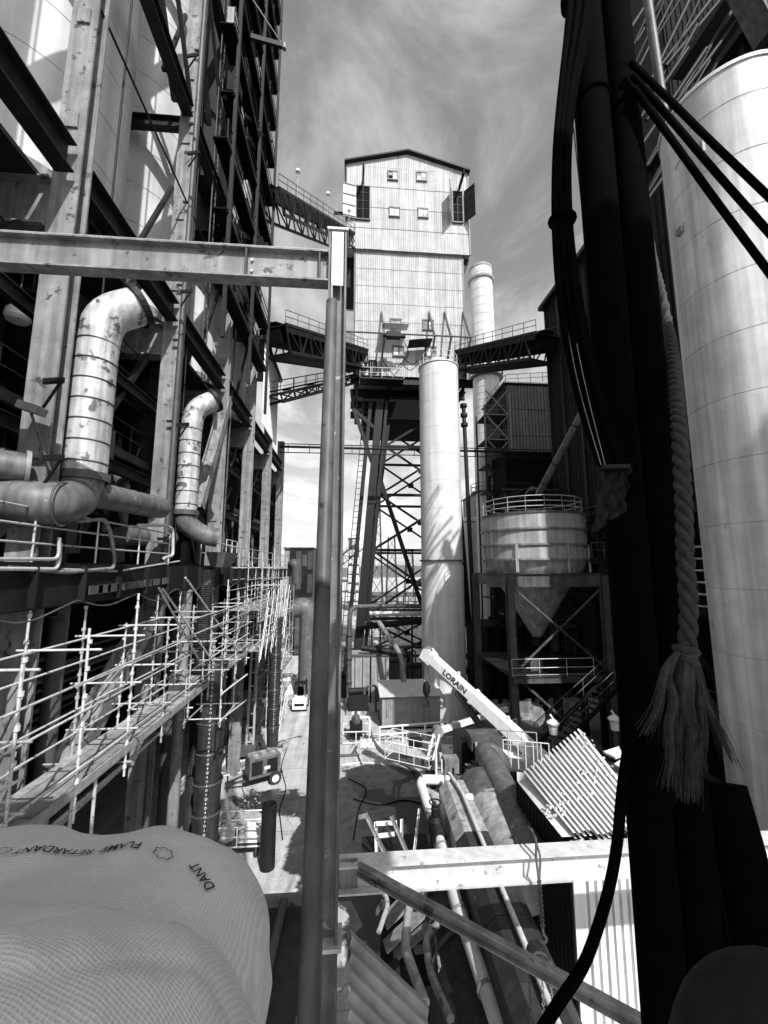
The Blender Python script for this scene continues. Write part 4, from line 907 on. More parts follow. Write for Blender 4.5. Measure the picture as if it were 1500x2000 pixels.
# ================================================================== YARD OBJECTS
def wheel(parent, c, r, w_, axis=V((1, 0, 0))):
    t = MB().lathe(V(c) - axis * w_ / 2, [(r * .6, 0), (r * .95, .0), (r, w_ * .2), (r, w_ * .8), (r * .95, w_), (r * .6, w_)], 22, axis).build('wheel', 'tyre', parent)
    MB().lathe(V(c) - axis * (w_ / 2 + .0), [(.01, .02), (r * .25, .02), (r * .3, .06), (r * .62, .03), (r * .62, w_ - .03), (r * .3, w_ - .06), (.01, w_ - .02)], 18, axis).build('rim', 'white_paint', t)
# site cabin
a = P(745, 1425, Z=0); b = P(862, 1422, Z=0); cxm = (a.x + b.x) / 2; cy0 = a.y; wd = b.x - a.x; hc = 2.35
cb_ = thing('site_cabin', 'grey sheeted site cabin with pale flat roof under the crane hook', 'cabin', (cxm, cy0 + 1.3, 0))
for k in range(6): MB().corr((a.x + .05 + k * (wd - .1) / 6, cy0, .12), ((wd - .1) / 6 - .01, 0, 0), (0, 0, hc - .12), .16, .03).build('wall_panel', 'sheet_grey', cb_)
MB().b2((a.x + .05, cy0 + .04, .1), (b.x - .05, cy0 + 3.0, hc)).build('body', 'sheet_grey', cb_)
MB().add([(a.x - .15, cy0 - .25, hc + .02), (b.x + .15, cy0 - .25, hc + .02), (b.x + .15, cy0 + 3.2, hc + .3), (a.x - .15, cy0 + 3.2, hc + .3), (a.x - .15, cy0 - .25, hc + .12), (b.x + .15, cy0 - .25, hc + .12), (b.x + .15, cy0 + 3.2, hc + .4), (a.x - .15, cy0 + 3.2, hc + .4)], [(0, 3, 2, 1), (4, 5, 6, 7), (0, 1, 5, 4), (1, 2, 6, 5), (2, 3, 7, 6), (3, 0, 4, 7)]).build('roof', 'steel_worn', cb_)
MB().b2((a.x + .0, cy0 - .05, 0), (b.x - .0, cy0 + 3.0, .1)).build('base_skid', 'steel_dark', cb_)
MB().box((b.x + .12, cy0 + .7, 1.6), (.3, .5, .5)).build('air_unit', 'white_paint', cb_)
MB().box((a.x + .45, cy0 - .06, 1.2), (.12, .08, .5)).build('door_latch', 'steel_light', cb_)
gb_ = thing('storage_box', 'upright grey steel box standing behind the site cabin', 'box', P(745, 1335, Z=0)); c = P(728, 1375, Z=0)
MB().box(c + V((-.2, 1.5, 2.1)), (3.4, 2, 4.2)).build('body', 'sheet_grey', gb_); MB().box(c + V((-.2, .45, 4.1)), (3.5, .1, .2)).build('top_rail', 'steel_mid', gb_)
for k in range(5): MB().box(c + V((-1.6 + k * .7, .47, 2.0)), (.08, .06, 3.8)).build('rib', 'steel_mid', gb_)

# white guard rail on the ground in front of the cabin
gr = thing('barrier', 'low white tube barrier on the ground in front of the site cabin', 'barrier', P(740, 1450, Z=0))
a0 = P(741, 1452, Z=0); b0 = P(875, 1440, Z=0)
for z in (.55, 1.05): MB().tube(a0 + V((0, 0, z)), b0 + V((0, 0, z)), .07, 10).build('barrier_rail', 'white_paint', gr)
for t in (0, .33, .66, 1): p = a0.lerp(b0, t); MB().tube(p, p + V((0, 0, 1.1)), .06, 10).build('barrier_post', 'white_paint', gr)

# mobile crane
hd = P(826, 1270, Y=21.5); tl = P(1068, 1492, Y=17.8)
cr = thing('mobile_crane', 'white telescopic mobile crane with long lowered boom lettered LORAIN', 'crane', (tl.x, tl.y, 0))
d = (hd - tl).normalized(); x, y, _ = frame(d); Ln = (hd - tl).length
def boxsec(t0, t1, w_, h_, m, name, ch=.08):
    w2, h2 = w_ / 2, h_ / 2
    return MB().prof(tl + d * t0, tl + d * t1, [(-w2 + ch, -h2), (w2 - ch, -h2), (w2, -h2 + ch), (w2, h2 - ch), (w2 - ch, h2), (-w2 + ch, h2), (-w2, h2 - ch), (-w2, -h2 + ch)]).build(name, m, cr)
bs = boxsec(-1.2, Ln * .55, .52, .64, 'white_paint', 'base_boom'); boxsec(Ln * .55, Ln * .93, .44, .55, 'white_paint', 'mid_boom'); boxsec(Ln * .93, Ln * .965, .36, .46, 'steel_mid', 'inner_boom')
for t in (.55, .93): boxsec(Ln * t - .14, Ln * t + .02, .58 if t < .6 else .5, .7 if t < .6 else .62, 'white_paint', 'collar')
h_ = MB(); e = hd - d * .4
for s_ in (-.2, .2):
    h_.prof(e + x * s_ - x * .03, e + x * s_ + x * .03, [(-.32, -.3), (.1, -.45), (.3, -.3), (.36, .1), (.15, .36), (-.32, .3)], up=d)
h_.build('boom_head', 'white_paint', cr)
for o_ in (-.35, .2): MB().tube(e + d * .2 + y * o_ - x * .18, e + d * .2 + y * o_ + x * .18, .17, 16).build('sheave', 'steel_light', cr)
for s_ in (.3, .7): MB().box(tl + d * Ln * s_ + y * .36, (.1, .14, .2)).build('rope_guide', 'white_paint', cr)
hk = P(818, 1352, Y=21.6); hookp = V((e.x - .1, e.y + .2, hk.z))
hb2 = MB().lathe(hookp + V((0, 0, -.05)), [(.0, .6), (.12, .55), (.19, .35), (.19, .1), (.1, -.12), (.0, -.16)], 12).build('hook_block', 'steel_dark', cr)
MB().pipe([hookp + V((0, 0, -.2)), hookp + V((0, 0, -.4)), hookp + V((.14, 0, -.55)), hookp + V((0, 0, -.7)), hookp + V((-.16, 0, -.55))], .05, 8, bend=.1).build('hook', 'steel_dark', hb2)
for o_ in (-.16, .16): rod('hoist_rope', e + d * .2 + x * o_ + V((0, 0, -.3)), hookp + V((o_, 0, .6)), .02, 'steel_black', cr, 6)
# lettering on the side of the boom that faces the viewer
side = -x if (-x).dot(V((0, 0, HC)) - tl) > 0 else x
vs, fs = text_mesh('LORAIN', .37, .014); tdir = -d if True else d
ctr = tl + d * Ln * .69 + side * .222
mid_u = -d; mid_v = side.cross(mid_u) * -1
if mid_v.z < 0: mid_v = -mid_v
q = MB(); q.add([ctr + mid_u * p.x * 1.05 + mid_v * p.y + side * .006 for p in vs], fs); q.build('lettering', 'ink', cr)
# lift ram, turntable, cab, carrier, wheels
MB().tube(tl + V((.2, 1.2, -2.6)), tl + d * 4.6 - y * .4, .16, 14).build('lift_ram', 'steel_mid', cr)
MB().box(V((tl.x + .3, tl.y - .2, 2.9)), (2.0, 3.2, 1.6)).build('turntable', 'white_paint', cr)
MB().box(V((tl.x - 1.1, tl.y + .8, 3.2)), (.8, 1.7, 1.7)).build('cab', 'white_paint', cr)
MB().box(V((tl.x - 1.1, tl.y + 1.67, 3.45)), (.7, .05, .8)).build('cab_window', 'pane', cr)
MB().box(V((tl.x + .2, tl.y + 1.5, 1.45)), (2.5, 8.5, .9)).build('carrier', 'steel_mid', cr)
for yy in (-1.8, -.4, 3.6, 5.0):
    for s_ in (-1, 1): wheel(cr, (tl.x + .2 + s_ * 1.15, tl.y + yy, .62), .62, .4)
rail(cr, [(tl.x - 1.5, tl.y + 1.6, 3.8), (tl.x - .2, tl.y + 2.6, 3.8)], 1.0, .35, 'galvanised', .03)

# boom lift with basket
bl = thing('boom_lift', 'white articulated boom lift with tubular basket lowered over the wet yard', 'boom lift', P(985, 1470, Y=21.0))
el = P(855, 1428, Y=20.6); far = P(990, 1385, Y=24.5); bk = P(838, 1500, Y=19.4)
MB().bar(el, far, .2, .26).build('main_boom', 'white_paint', bl)
for o_ in (-.14, .14): MB().bar(el + V((o_, 0, 0)), bk + V((.05 + o_, 0, .3)), .08, .12).build('jib_link', 'white_paint', bl)
MB().lathe(el + V((0, -.2, 0)), [(.01, 0), (.24, 0), (.24, .4), (.01, .4)], 14, V((0, 1, 0))).build('knuckle', 'steel_light', bl)
bk0 = P(792, 1475, Y=20.0)
u = (bk - bk0); u.z = 0; u.normalize(); v_ = V((-u.y, u.x, 0)); L1 = 2.2; W1 = .85; zf = P(815, 1500, Y=19.6).z
cnr = [V((bk.x, bk.y, zf)) - u * L1 * a_ + v_ * W1 * b_ for a_, b_ in ((0, 0), (1, 0), (1, 1), (0, 1), (0, 0))]
MB().add([c + V((0, 0, dz)) for dz in (-.05, 0) for c in cnr[:4]], [(0, 3, 2, 1), (4, 5, 6, 7), (0, 1, 5, 4), (1, 2, 6, 5), (2, 3, 7, 6), (3, 0, 4, 7)]).build('basket_floor', 'steel_mid', bl)
rail(bl, cnr, 1.1, .75, 'white_paint', .018, (.05, .4, .72, 1.0))
MB().box(cnr[0].lerp(cnr[2], .35) + V((0, 0, .9)), (.6, .35, .35)).build('control_box', 'steel_dark', bl)
MB().box(P(1010, 1440, Y=24.5), (2.2, 3.2, 1.6)).build('counterweight', 'steel_mid', bl)
MB().box(V((P(1010, 1440, Y=24.5).x, 24.5, .8)), (2.3, 4, .8)).build('chassis', 'steel_dark', bl)
for s_ in (-1, 1):
    for yy in (-1.4, 1.4): wheel(bl, (P(1010, 1440, Y=24.5).x + s_ * 1.2, 24.5 + yy, .55), .55, .4)
c = P(1020, 1385, Y=26); ba = thing('lift_arm', 'pale hinged lift arm in shade between the bin frame legs', 'lift arm', c)
MB().bar(P(960, 1392, Y=26), P(1040, 1378, Y=25), .45, .7).build('arm', 'steel_light', ba); MB().tube(P(1040, 1395, Y=25.4), P(1040, 1395, Y=24.8), .7, 20).build('pivot_drum', 'steel_light', ba)
MB().bar(P(1040, 1400, Y=25), P(1018, 1450, Y=24.6), .3, .4).build('link', 'steel_mid', ba)

# forklift
fk0 = P(584, 1392, Z=0); fk = thing('forklift', 'pale forklift truck parked in the sunlit yard under the scaffold', 'forklift', fk0)
q = MB(); bw_, bl_ = 1.15, 2.0
pf = [(-.0, .25), (.0, .95), (.25, 1.15), (1.0, 1.15), (1.1, .75), (1.9, .7), (2.0, .25)]
q.add([fk0 + V((sx_, yy, zz_)) for sx_ in (-bw_ / 2, bw_ / 2) for yy, zz_ in pf], [tuple(range(6, -1, -1)), tuple(range(7, 14))] + [(i, (i + 1) % 7, 7 + (i + 1) % 7, 7 + i) for i in range(7)]); q.build('body', 'white_paint', fk)
for sx_ in (-.52, .52):
    for yy in (.35, 1.55): MB().bar(fk0 + V((sx_, yy, 1.1 if yy < 1 else .7)), fk0 + V((sx_ * .9, yy + (.1 if yy < 1 else -.1), 2.15)), .07, .07).build('guard_post', 'steel_dark', fk)
go = MB()
for k in range(7): go.bar(fk0 + V((-.5, .45 + k * .16, 2.17)), fk0 + V((.5, .45 + k * .16, 2.17)), .05, .05)
for sx_ in (-.5, .5): go.bar(fk0 + V((sx_, .4, 2.17)), fk0 + V((sx_, 1.5, 2.17)), .07, .07)
go.build('overhead_guard', 'steel_dark', fk)
MB().box(fk0 + V((0, .95, 1.35)), (.5, .5, .4)).build('seat', 'rubber', fk); MB().box(fk0 + V((0, .72, 1.65)), (.5, .12, .5)).build('backrest', 'rubber', fk)
for sx_ in (-.35, .35): MB().bar(fk0 + V((sx_, 2.12, .1)), fk0 + V((sx_, 2.12, 2.2)), .1, .14).build('mast_rail', 'steel_dark', fk); MB().box(fk0 + V((sx_ * .8, 2.75, .1)), (.12, 1.1, .05)).build('fork', 'steel_dark', fk)
for sx_ in (-.52, .52): wheel(fk, fk0 + V((sx_, .4, .27)), .27, .2); wheel(fk, fk0 + V((sx_, 1.65, .33)), .33, .24)
MB().box(fk0 + V((0, -.02, .62)), (.8, .04, .18)).build('rear_grille', 'steel_black', fk)
for sx_ in (-.4, .4): MB().box(fk0 + V((sx_, -.02, .85)), (.16, .05, .1)).build('tail_light', 'lamp_glass', fk)

# welder trailer
w0 = P(512, 1528, Z=0); wt = thing('welder_trailer', 'dark two wheeled welding generator trailer at the edge of the wet patch', 'generator', w0)
Mz = Matrix.Rotation(R(28), 3, 'Z')
def wp(x_, y_, z_): return w0 + Mz @ V((x_, y_, z_))
MB().box(wp(0, 0, 1.0), (1.75, .95, 1.0), Mz).build('canopy', 'duct_dark', wt)
MB().box(wp(0, 0, 1.53), (1.65, .85, .08), Mz).build('lid', 'steel_light', wt)
for k in range(3): MB().box(wp(-.5 + k * .5, 0, 1.59), (.3, .5, .04), Mz).build('lid_vent', 'tank_plate', wt)
for k in range(2): MB().box(wp(-.45 + k * .85, -.49, 1.02), (.6, .03, .7), Mz).build('side_door', 'steel_dark', wt)
MB().box(wp(.1, -.515, .95), (.32, .01, .16), Mz).build('sticker', 'white_paint', wt)
MB().box(wp(0, 0, .45), (2.1, .8, .1), Mz).build('chassis', 'steel_dark', wt)
MB().bar(wp(-1.0, .35, .45), wp(-2.0, 0, .45), .08, .1).bar(wp(-1.0, -.35, .45), wp(-2.0, 0, .45), .08, .1).build('tow_bar', 'steel_mid', wt); MB().tube(wp(-1.9, 0, 0), wp(-1.9, 0, .8), .05, 8).build('jockey_leg', 'steel_mid', wt)
for s_ in (-1, 1): wheel(wt, wp(.55, s_ * .58, .34), .34, .2, Mz @ V((0, 1, 0)))
# drill rig mast beside it
m0 = P(487, 1478, Z=0); mk = thing('mast_rig', 'slender twin pole mast rig standing beside the welding trailer', 'rig', m0)
for o_ in (-.22, .22): MB().bar(m0 + V((o_, 0, .4)), m0 + V((o_ * .8, .3, 7.4)), .12, .16).build('mast_pole', 'galvanised', mk)
for k in range(8): MB().bar(m0 + V((-.2, .04 * k, .9 + k * .85)), m0 + V((.2, .04 * k, .9 + k * .85)), .05, .07).build('mast_rung', 'galvanised', mk)
MB().box(m0 + V((0, 0, .5)), (.9, 1.2, .5)).build('base_unit', 'steel_mid', mk)
for s_ in (-1, 1): MB().bar(m0 + V((0, 0, .4)), m0 + V((s_ * 1.0, -.6, .05)), .08, .1).build('outrigger', 'steel_mid', mk)
for s_ in (-.5, .5): wheel(mk, m0 + V((s_, .4, .32)), .32, .2)
# cart with crumpled sheeting
c0 = P(467, 1662, Z=0); ct = thing('material_cart', 'low tubular cart loaded with crumpled white sheeting near the chute foot', 'cart', c0)
cc_ = [c0 + V(p) for p in ((-1.0, -.5, .45), (1.0, -.5, .45), (1.0, .7, .45), (-1.0, .7, .45), (-1.0, -.5, .45))]
rail(ct, cc_, .75, 1.0, 'white_paint', .03, (0.0, .5, 1.0))
MB().b2(cc_[0] + V((0, 0, -.06)), cc_[2]).build('cart_bed', 'steel_mid', ct)
for x_ in (-.8, .8):
    for y_ in (-.4, .6): wheel(ct, c0 + V((x_, y_, .2)), .2, .1)
q = MB(); n_ = 18
for i in range(n_ + 1):
    for j in range(n_ + 1):
        a_, b_ = i / n_, j / n_; p = c0 + V((-.1 + a_ * 1.1, -.35 + b_ * .9, .5)); hh = math.sin(math.pi * a_) * math.sin(math.pi * b_); p.z += hh * (.55 + .4 * noise.noise(V((a_ * 4, b_ * 4, 2)))); q.v.append(p)
for i in range(n_):
    for j in range(n_): k = i * (n_ + 1) + j; q.f.append((k, k + n_ + 1, k + n_ + 2, k + 1)); q.sm.append(False)
tag(q.build('sheeting', 'canvas'), 'crumpled white sheeting heaped in the low tubular cart', 'sheeting')
tag(MB().lathe(c0 + V((-.55, .1, .46)), [(.01, 0), (.3, 0), (.36, .42), (.33, .42), (.28, .05), (.01, .05)], 22).build('tub', 'canvas'), 'round pale tub standing in the cart beside the sheeting', 'tub')
# standing black pipe
b0 = P(522, 1695, Z=0); hgt = (P(526, 1570, Y=b0.y).z)
tag(MB().lathe(b0, [(.01, .01), (.3, .01), (.3, hgt), (.25, hgt), (.25, hgt - .6)], 24).build('pipe_bollard', 'steel_dark'), 'thick dark hollow pipe standing upright on the sunlit concrete', 'bollard')

# pump skid and pipes at mid left of the cabin
k0 = P(695, 1447, Z=0); pk = thing('pump_skid', 'small engine pump on a tubular white skid frame left of the cabin', 'pump', k0)
rail(pk, [k0 + V(p) for p in ((-.9, -.6, .02), (.9, -.6, .02), (.9, .9, .02), (-.9, .9, .02), (-.9, -.6, .02))], .8, .9, 'white_paint', .035, (.1, 1.0))
MB().box(k0 + V((0, .2, .75)), (.9, .9, .8)).build('engine_block', 'steel_dark', pk); MB().lathe(k0 + V((0, .1, 1.15)), [(.3, 0), (.34, .3), (.2, .55), (.1, .6), (.1, .8), (0, .8)], 16).build('pump_casing', 'steel_mid', pk)
MB().pipe([k0 + V((.2, .1, 1.5)), k0 + V((.9, .1, 1.5)), k0 + V((.95, .05, 1.4)), k0 + V((.95, 0, .3))], .09, 12, bend=.2).build('discharge_pipe', 'white_paint', pk)
MB().box(k0 + V((0, .3, 1.75)), (.6, .3, .12)).build('fuel_cap', 'white_paint', pk)
hp = [P(x_, y_, Z=.1) for x_, y_ in ((722, 1425), (730, 1450), (748, 1470), (775, 1486), (800, 1496), (822, 1515))]
tag(MB().pipe(hp, .11, 10, bend=.8).build('ground_hose', 'duct_dark'), 'thick hose snaking across the ground from pump to boom lift', 'hose')
hp = [P(x_, y_, Z=.03) for x_, y_ in ((668, 1494), (700, 1489), (735, 1490), (738, 1484))]
tag(MB().pipe(hp, .03, 6, bend=.4).build('ground_cable', 'white_paint'), 'thin pale cable lying across the wet concrete', 'cable')
tp = P(708, 1455, Z=0); q = MB()
for i in range(9):
    for j in range(9):
        p = tp + V((i * .17 - .2, j * .17 - .6, .03 + .25 * abs(noise.noise(V((i * .5, j * .5, 8)))))); q.v.append(p)
for i in range(8):
    for j in range(8): k = i * 9 + j; q.f.append((k, k + 9, k + 10, k + 1)); q.sm.append(False)
tag(q.build('ground_sheet', 'canvas'), 'crumpled pale sheet lying in front of the pump skid', 'sheet')

# ---------------------------------------------------------------- the clutter under the trestle and around
pv = thing('process_pipe', 'pale pipe rising and bending over left of the trestle foot', 'pipe', P(682, 1340, Z=0))
a = P(682, 1300, Y=38); MB().pipe([V((a.x, 38, 0)), V((a.x, 38, P(682, 1186, Y=38).z)), P(720, 1184, Y=38.5), P(825, 1184, Y=39)], .22, 14, bend=.8).build('pipe_run', 'steel_mid', pv)
for z in (2, 4, 6): MB().torus((a.x, 38, z), .25, .05).build('joint_ring', 'steel_dark', pv)
pv = thing('process_pipe', 'light curved pipe coming down to the back of the cabin roof', 'pipe', P(790, 1345, Y=36))
MB().pipe([P(740, 1215, Y=38), P(768, 1255, Y=36.5), P(786, 1285, Y=35.5), P(790, 1345, Y=35.2), P(790, 1420, Y=35.2)], .22, 14, bend=1.0).build('pipe_run', 'steel_light', pv)
for k, (pa, pb_, Y_, r_, m_, lab) in enumerate((((722, 1198), (825, 1198), 40, .22, 'galvanised', 'pale horizontal pipe behind the trestle foot'), ((700, 1225), (830, 1212), 41, .3, 'steel_dark', 'dark thick pipe crossing behind the trestle foot'), ((705, 1265), (800, 1278), 39, .28, 'steel_dark', 'dark pipe sagging low behind the cabin'), ((665, 1270), (820, 1262), 42, .15, 'steel_mid', 'slim pipe crossing low behind the trestle'))):
    o_ = thing('process_pipe', lab, 'pipe', P(*pa, Y=Y_)); MB().tube(P(*pa, Y=Y_), P(*pb_, Y=Y_), r_, 12).build('pipe_run', m_, o_)
    for t in (.2, .8): p = P(*pa, Y=Y_).lerp(P(*pb_, Y=Y_), t); MB().bar(V((p.x, p.y, 0)), p, .15, .15).build('support', 'steel_dark', o_)
rr = random.Random(11)
kinds = ['dark pump casing', 'dark motor block', 'dark gear housing', 'steel valve chest', 'dark fan casing', 'dark junction cabinet', 'dark drive unit', 'steel control cabinet', 'dark filter box', 'dark sump box']
wheres = ['just behind the cabin roof', 'left of the elevator foot', 'at the elevator foot', 'under the trestle in the middle', 'under the trestle to the right', 'at the foot of the white stack', 'beyond the forklift', 'left of the cabin in shade', 'at the trestle rear legs', 'beside the bent process pipe']
for k, (px_, py_) in enumerate(((775, 1345), (672, 1372), (712, 1350), (755, 1320), (795, 1310), (815, 1345), (600, 1330), (700, 1400), (745, 1290), (690, 1320))):
    c = P(px_, py_, Z=0); o_ = thing('plant_machine', kinds[k] + ' ' + wheres[k], 'machine', c, 'small plant machines in the yard')
    w1, d1, h1 = rr.uniform(1.2, 2.6), rr.uniform(1, 2), rr.uniform(.9, 2.2)
    MB().box(c + V((0, 1, .15)), (w1 * 1.2, d1 * 1.1, .3)).build('plinth', 'concrete', o_); MB().box(c + V((0, 1, .3 + h1 / 2)), (w1, d1, h1)).build('casing', rr.choice(['steel_dark', 'steel_mid', 'duct_dark']), o_)
    MB().tube(c + V((-w1 / 2, .6, .3 + h1 + .25)), c + V((w1 / 2, .8, .3 + h1 + .25)), .26, 14).build('drum', rr.choice(['steel_dark', 'steel_mid']), o_)
    MB().pipe([c + V((w1 * .3, .5, h1)), c + V((w1 * .3, .5, h1 + .9)), c + V((w1 * .9, .9, h1 + .9)), c + V((w1 * .9, .9, .1))], .09, 10, bend=.25).build('pipe_run', rr.choice(['galvanised', 'steel_mid']), o_)

# lamp posts on the bin-side walkway
for k, (px_, py_, lab) in enumerate(((1081, 1428, 'lamp post with bright white head left, beside the corrugated roof'), (1201, 1420, 'lamp post with bright white head right, beside the dark cable'))):
    p = P(px_, py_, Y=16.5); o_ = thing('lamp_post', lab, 'lamp post', (p.x, p.y, 2), 'white headed lamp posts')
    MB().tube((p.x, p.y, 2), p + V((0, 0, -.1)), .045, 10).build('pole', 'steel_mid', o_); MB().lathe(p, [(.0, -.1), (.15, -.1), (.17, .18), (.13, .2), (.0, .2)], 16).build('lantern', 'lamp_glass', o_)
    MB().lathe(p + V((0, 0, .22)), [(.0, 0), (.22, .02), (.25, .1), (.1, .22), (0, .25)], 14).build('hood', 'lamp_glass', o_); MB().bar(p + V((.05, 0, .4)), p + V((-.1, 0, .62)), .06, .06).build('hinge', 'lamp_glass', o_)

# ---------------------------------------------------------------- tanks, ducts and pipes in the pit below the viewer
tz = 4.6
a = P(935, 1545, Z=tz); b = P(1015, 1690, Z=tz); r_ = .78
tk = thing('horizontal_tank', 'big pale horizontal cylinder tank with scraped paint beside the corrugated shed', 'tank', (a.x, a.y, 0))
ax = V((b.x - a.x, b.y - a.y, 0)).normalized(); xx = a.x
MB().lathe(a, [(.01, -.35), (r_ * .5, -.28), (r_ * .85, -.12), (r_, .05), (r_, 1.5)], 40, ax).build('tank_end', 'duct_dark', tk)
MB().lathe(a, [(r_, 1.5), (r_, (b - a).length + .5), (.01, (b - a).length + .5)], 40, ax).build('tank_shell', 'tank_plate', tk)
for t in (1.5, 3.6): MB().torus(a + ax * t, r_ + .01, .035, ax, 36).build('band', 'steel_light', tk)
for t in (.8, 3.2): MB().b2(V((a.x, a.y, 0)) + ax * t + V((-.6, -.15, 0)), V((a.x, a.y, tz - .4)) + ax * t + V((.6, .15, 0))).build('saddle', 'steel_dark', tk)
a2 = P(890, 1555, Z=tz); b2_ = P(960, 1740, Z=tz)
dk = thing('square_duct', 'pale plate covered duct lying left of the horizontal tank', 'duct', (a2.x, a2.y, 0)); ax2 = V((b2_.x - a2.x, b2_.y - a2.y, 0)).normalized(); n2 = V((ax2.y, -ax2.x, 0)) * -1
Ld = (b2_ - a2).length + 4.0
for k in range(6):
    p0 = a2 + ax2 * (Ld * k / 6 + .01); p1 = a2 + ax2 * (Ld * (k + 1) / 6 - .01)
    MB().prof(p0, p1, [(-.55, -.5), (.55, -.5), (.55, .25), (.3, .5), (-.3, .5), (-.55, .25)]).build('plate_section', 'tank_plate' if k < 2 else 'duct_black', dk)
MB().pipe([a2 + V((-.15, .2, .6)), a2 + ax2 * 1.0 + V((0, 0, .62)), a2 + ax2 * Ld + V((0, 0, .62))], .06, 10, bend=.3).build('surface_pipe', 'galvanised', dk)
for t in (.5, 3): MB().b2(V((a2.x, a2.y, 0)) + ax2 * t + V((-.4, -.1, 0)), V((a2.x, a2.y, tz - .45)) + ax2 * t + V((.4, .1, 0))).build('support', 'steel_dark', dk)
MB().lathe(a2 + ax2 * 1.1 + V((.25, 0, .52)), [(.0, .03), (.16, .03), (.17, 0)], 18).build('inspection_cap', 'white_paint', dk)
dp2 = thing('dark_elbow_pipe', 'large dark pipe with elbow running right of the horizontal tank', 'pipe', P(960, 1480, Z=4.8))
MB().pipe([P(985, 1500, Z=4.2), P(962, 1478, Z=5.2), P(948, 1470, Z=5.2), P(985, 1545, Z=5.2), P(1050, 1690, Z=5.2)], .42, 20, bend=.5).build('pipe_run', 'duct_dark', dp2)
MB().box(P(930, 1465, Z=4.6), (1.6, 1.4, 1.2)).build('gear_case', 'steel_dark', dp2); MB().box(P(945, 1445, Z=5.4), (1.2, .8, .5)).build('motor', 'steel_mid', dp2)
wpv = thing('white_valve_pipe', 'pale elbow pipe with hand valve in front of the wet patch', 'pipe', P(825, 1530, Z=4.5))
pts = [P(878, 1524, Z=4.7), P(818, 1522, Z=4.7), P(838, 1580, Z=4.4), P(868, 1665, Z=4.3), P(890, 1760, Z=4.2), P(960, 1960, Z=4.2), P(990, 2050, Z=4.2)]
MB().pipe(pts, .155, 18, bend=.35).build('pipe_run', 'stack_white', wpv)
for p, q_ in ((pts[0], pts[1]), (pts[2], pts[3]), (pts[4], pts[5])):
    for t in (.15, .9): c = p.lerp(q_, t); MB().torus(c, .165, .035, q_ - p, 18).build('joint_band', 'steel_light', wpv)
c = pts[2].lerp(pts[3], .45); vb = MB().lathe(c + V((0, 0, .0)), [(.2, -.1), (.22, .2), (.12, .3), (.12, .55), (.05, .6), (.0, .75)], 16).build('valve_body', 'steel_dark', wpv)
MB().torus(c + V((0, 0, .68)), .17, .022, n=18).build('handwheel', 'steel_dark', vb)
for k in range(4): MB().torus(c + V((.02, -.3 - .1 * k, .05)), .16, .045, pts[3] - pts[2], 16).build('bellows_ring', 'steel_dark', wpv)
MB().tube(pts[0] + V((.0, 0, 0)), pts[0] + V((.9, .3, -.3)), .2, 16).build('reducer', 'steel_mid', wpv)
MB().bar(P(842, 1560, Z=4.3), V((P(842, 1560, Z=4.3).x, P(842, 1560, Z=4.3).y, 0)), .12, .12).build('support', 'steel_light', wpv)
cg = thing('round_duct', 'huge dark duct with bolted flanges filling the pit at the bottom', 'duct', P(900, 1900, Z=3.0))
a = P(880, 1760, Z=2.9); b = P(980, 2120, Z=2.9); ax = (b - a).normalized()
MB().lathe(a, [(.01, 0), (.75, 0), (.8, .05), (.8, (b - a).length + .4)], 48, ax).build('duct_shell', 'duct_black', cg)
for t in (.25, .32, 1.1, 1.17, 1.9): MB().lathe(a + ax * t, [(.8, 0), (.88, 0), (.88, .04), (.8, .04)], 48, ax, False).build('flange', 'steel_mid', cg)
for k in range(26):
    an = k * math.pi / 13; fx, fy_, _ = frame(ax); MB().tube(a + ax * .2 + fx * 0.84 * math.cos(an) + fy_ * 0.84 * math.sin(an), a + ax * .42 + fx * 0.84 * math.cos(an) + fy_ * 0.84 * math.sin(an), .022, 6).build('bolt', 'steel_light', cg)
MB().b2(V((a.x - .8, a.y - 1, 0)), V((a.x + .8, a.y - .6, 2))).build('saddle', 'steel_dark', cg)
# slanted chute plates left of the duct
sp_ = thing('slide_chute', 'pale slanted chute plates leaning down to the left below the brace', 'chute', P(790, 1800, Z=3.0))
for k, (pa, pb_, w_) in enumerate((((752, 1800), (850, 1705), .5), ((752, 1850), (885, 1725), .35), ((770, 1868), (900, 1752), .3))):
    MB().bar(P(*pa, Z=2.6 - .1 * k), P(*pb_, Z=3.6), w_, .06).build('chute_plate', 'steel_light', sp_)
MB().bar(P(775, 1830, Z=2.4), P(775, 1830, Z=0), .15, .15).build('support', 'steel_dark', sp_)
# steel scraps / short ladder frame by the wet patch
lf = thing('steel_stand', 'small pale steel stand with leaning angle bars at the edge of the pit', 'stand', P(740, 1660, Z=1))
for pa, pb_, z0, z1, m_ in (((716, 1594), (752, 1668), 4.2, 3.4, 'steel_light'), ((764, 1594), (795, 1665), 4.2, 3.4, 'steel_light'), ((700, 1598), (718, 1593), 4.2, 4.2, 'steel_light'), ((735, 1610), (775, 1608), 3.8, 3.8, 'white_paint'), ((738, 1634), (770, 1630), 3.5, 3.5, 'white_paint'), ((736, 1605), (738, 1670), 3.8, 3.0, 'white_paint'), ((822, 1580), (812, 1665), 4.2, 3.4, 'galvanised'), ((787, 1600), (787, 1640), 4, 3.6, 'galvanised')):
    MB().angle(P(*pa, Z=z0), P(*pb_, Z=z1), .09).build('angle_bar', m_, lf)
a = P(745, 1672, Z=3.0); MB().b2(a + V((-.6, -.3, -.1)), a + V((1.6, 1.0, 0))).build('base_plate', 'steel_dark', lf); MB().b2(V((a.x, a.y, 0)), V((a.x + .8, a.y + .5, 2.9))).build('pedestal', 'steel_dark', lf)
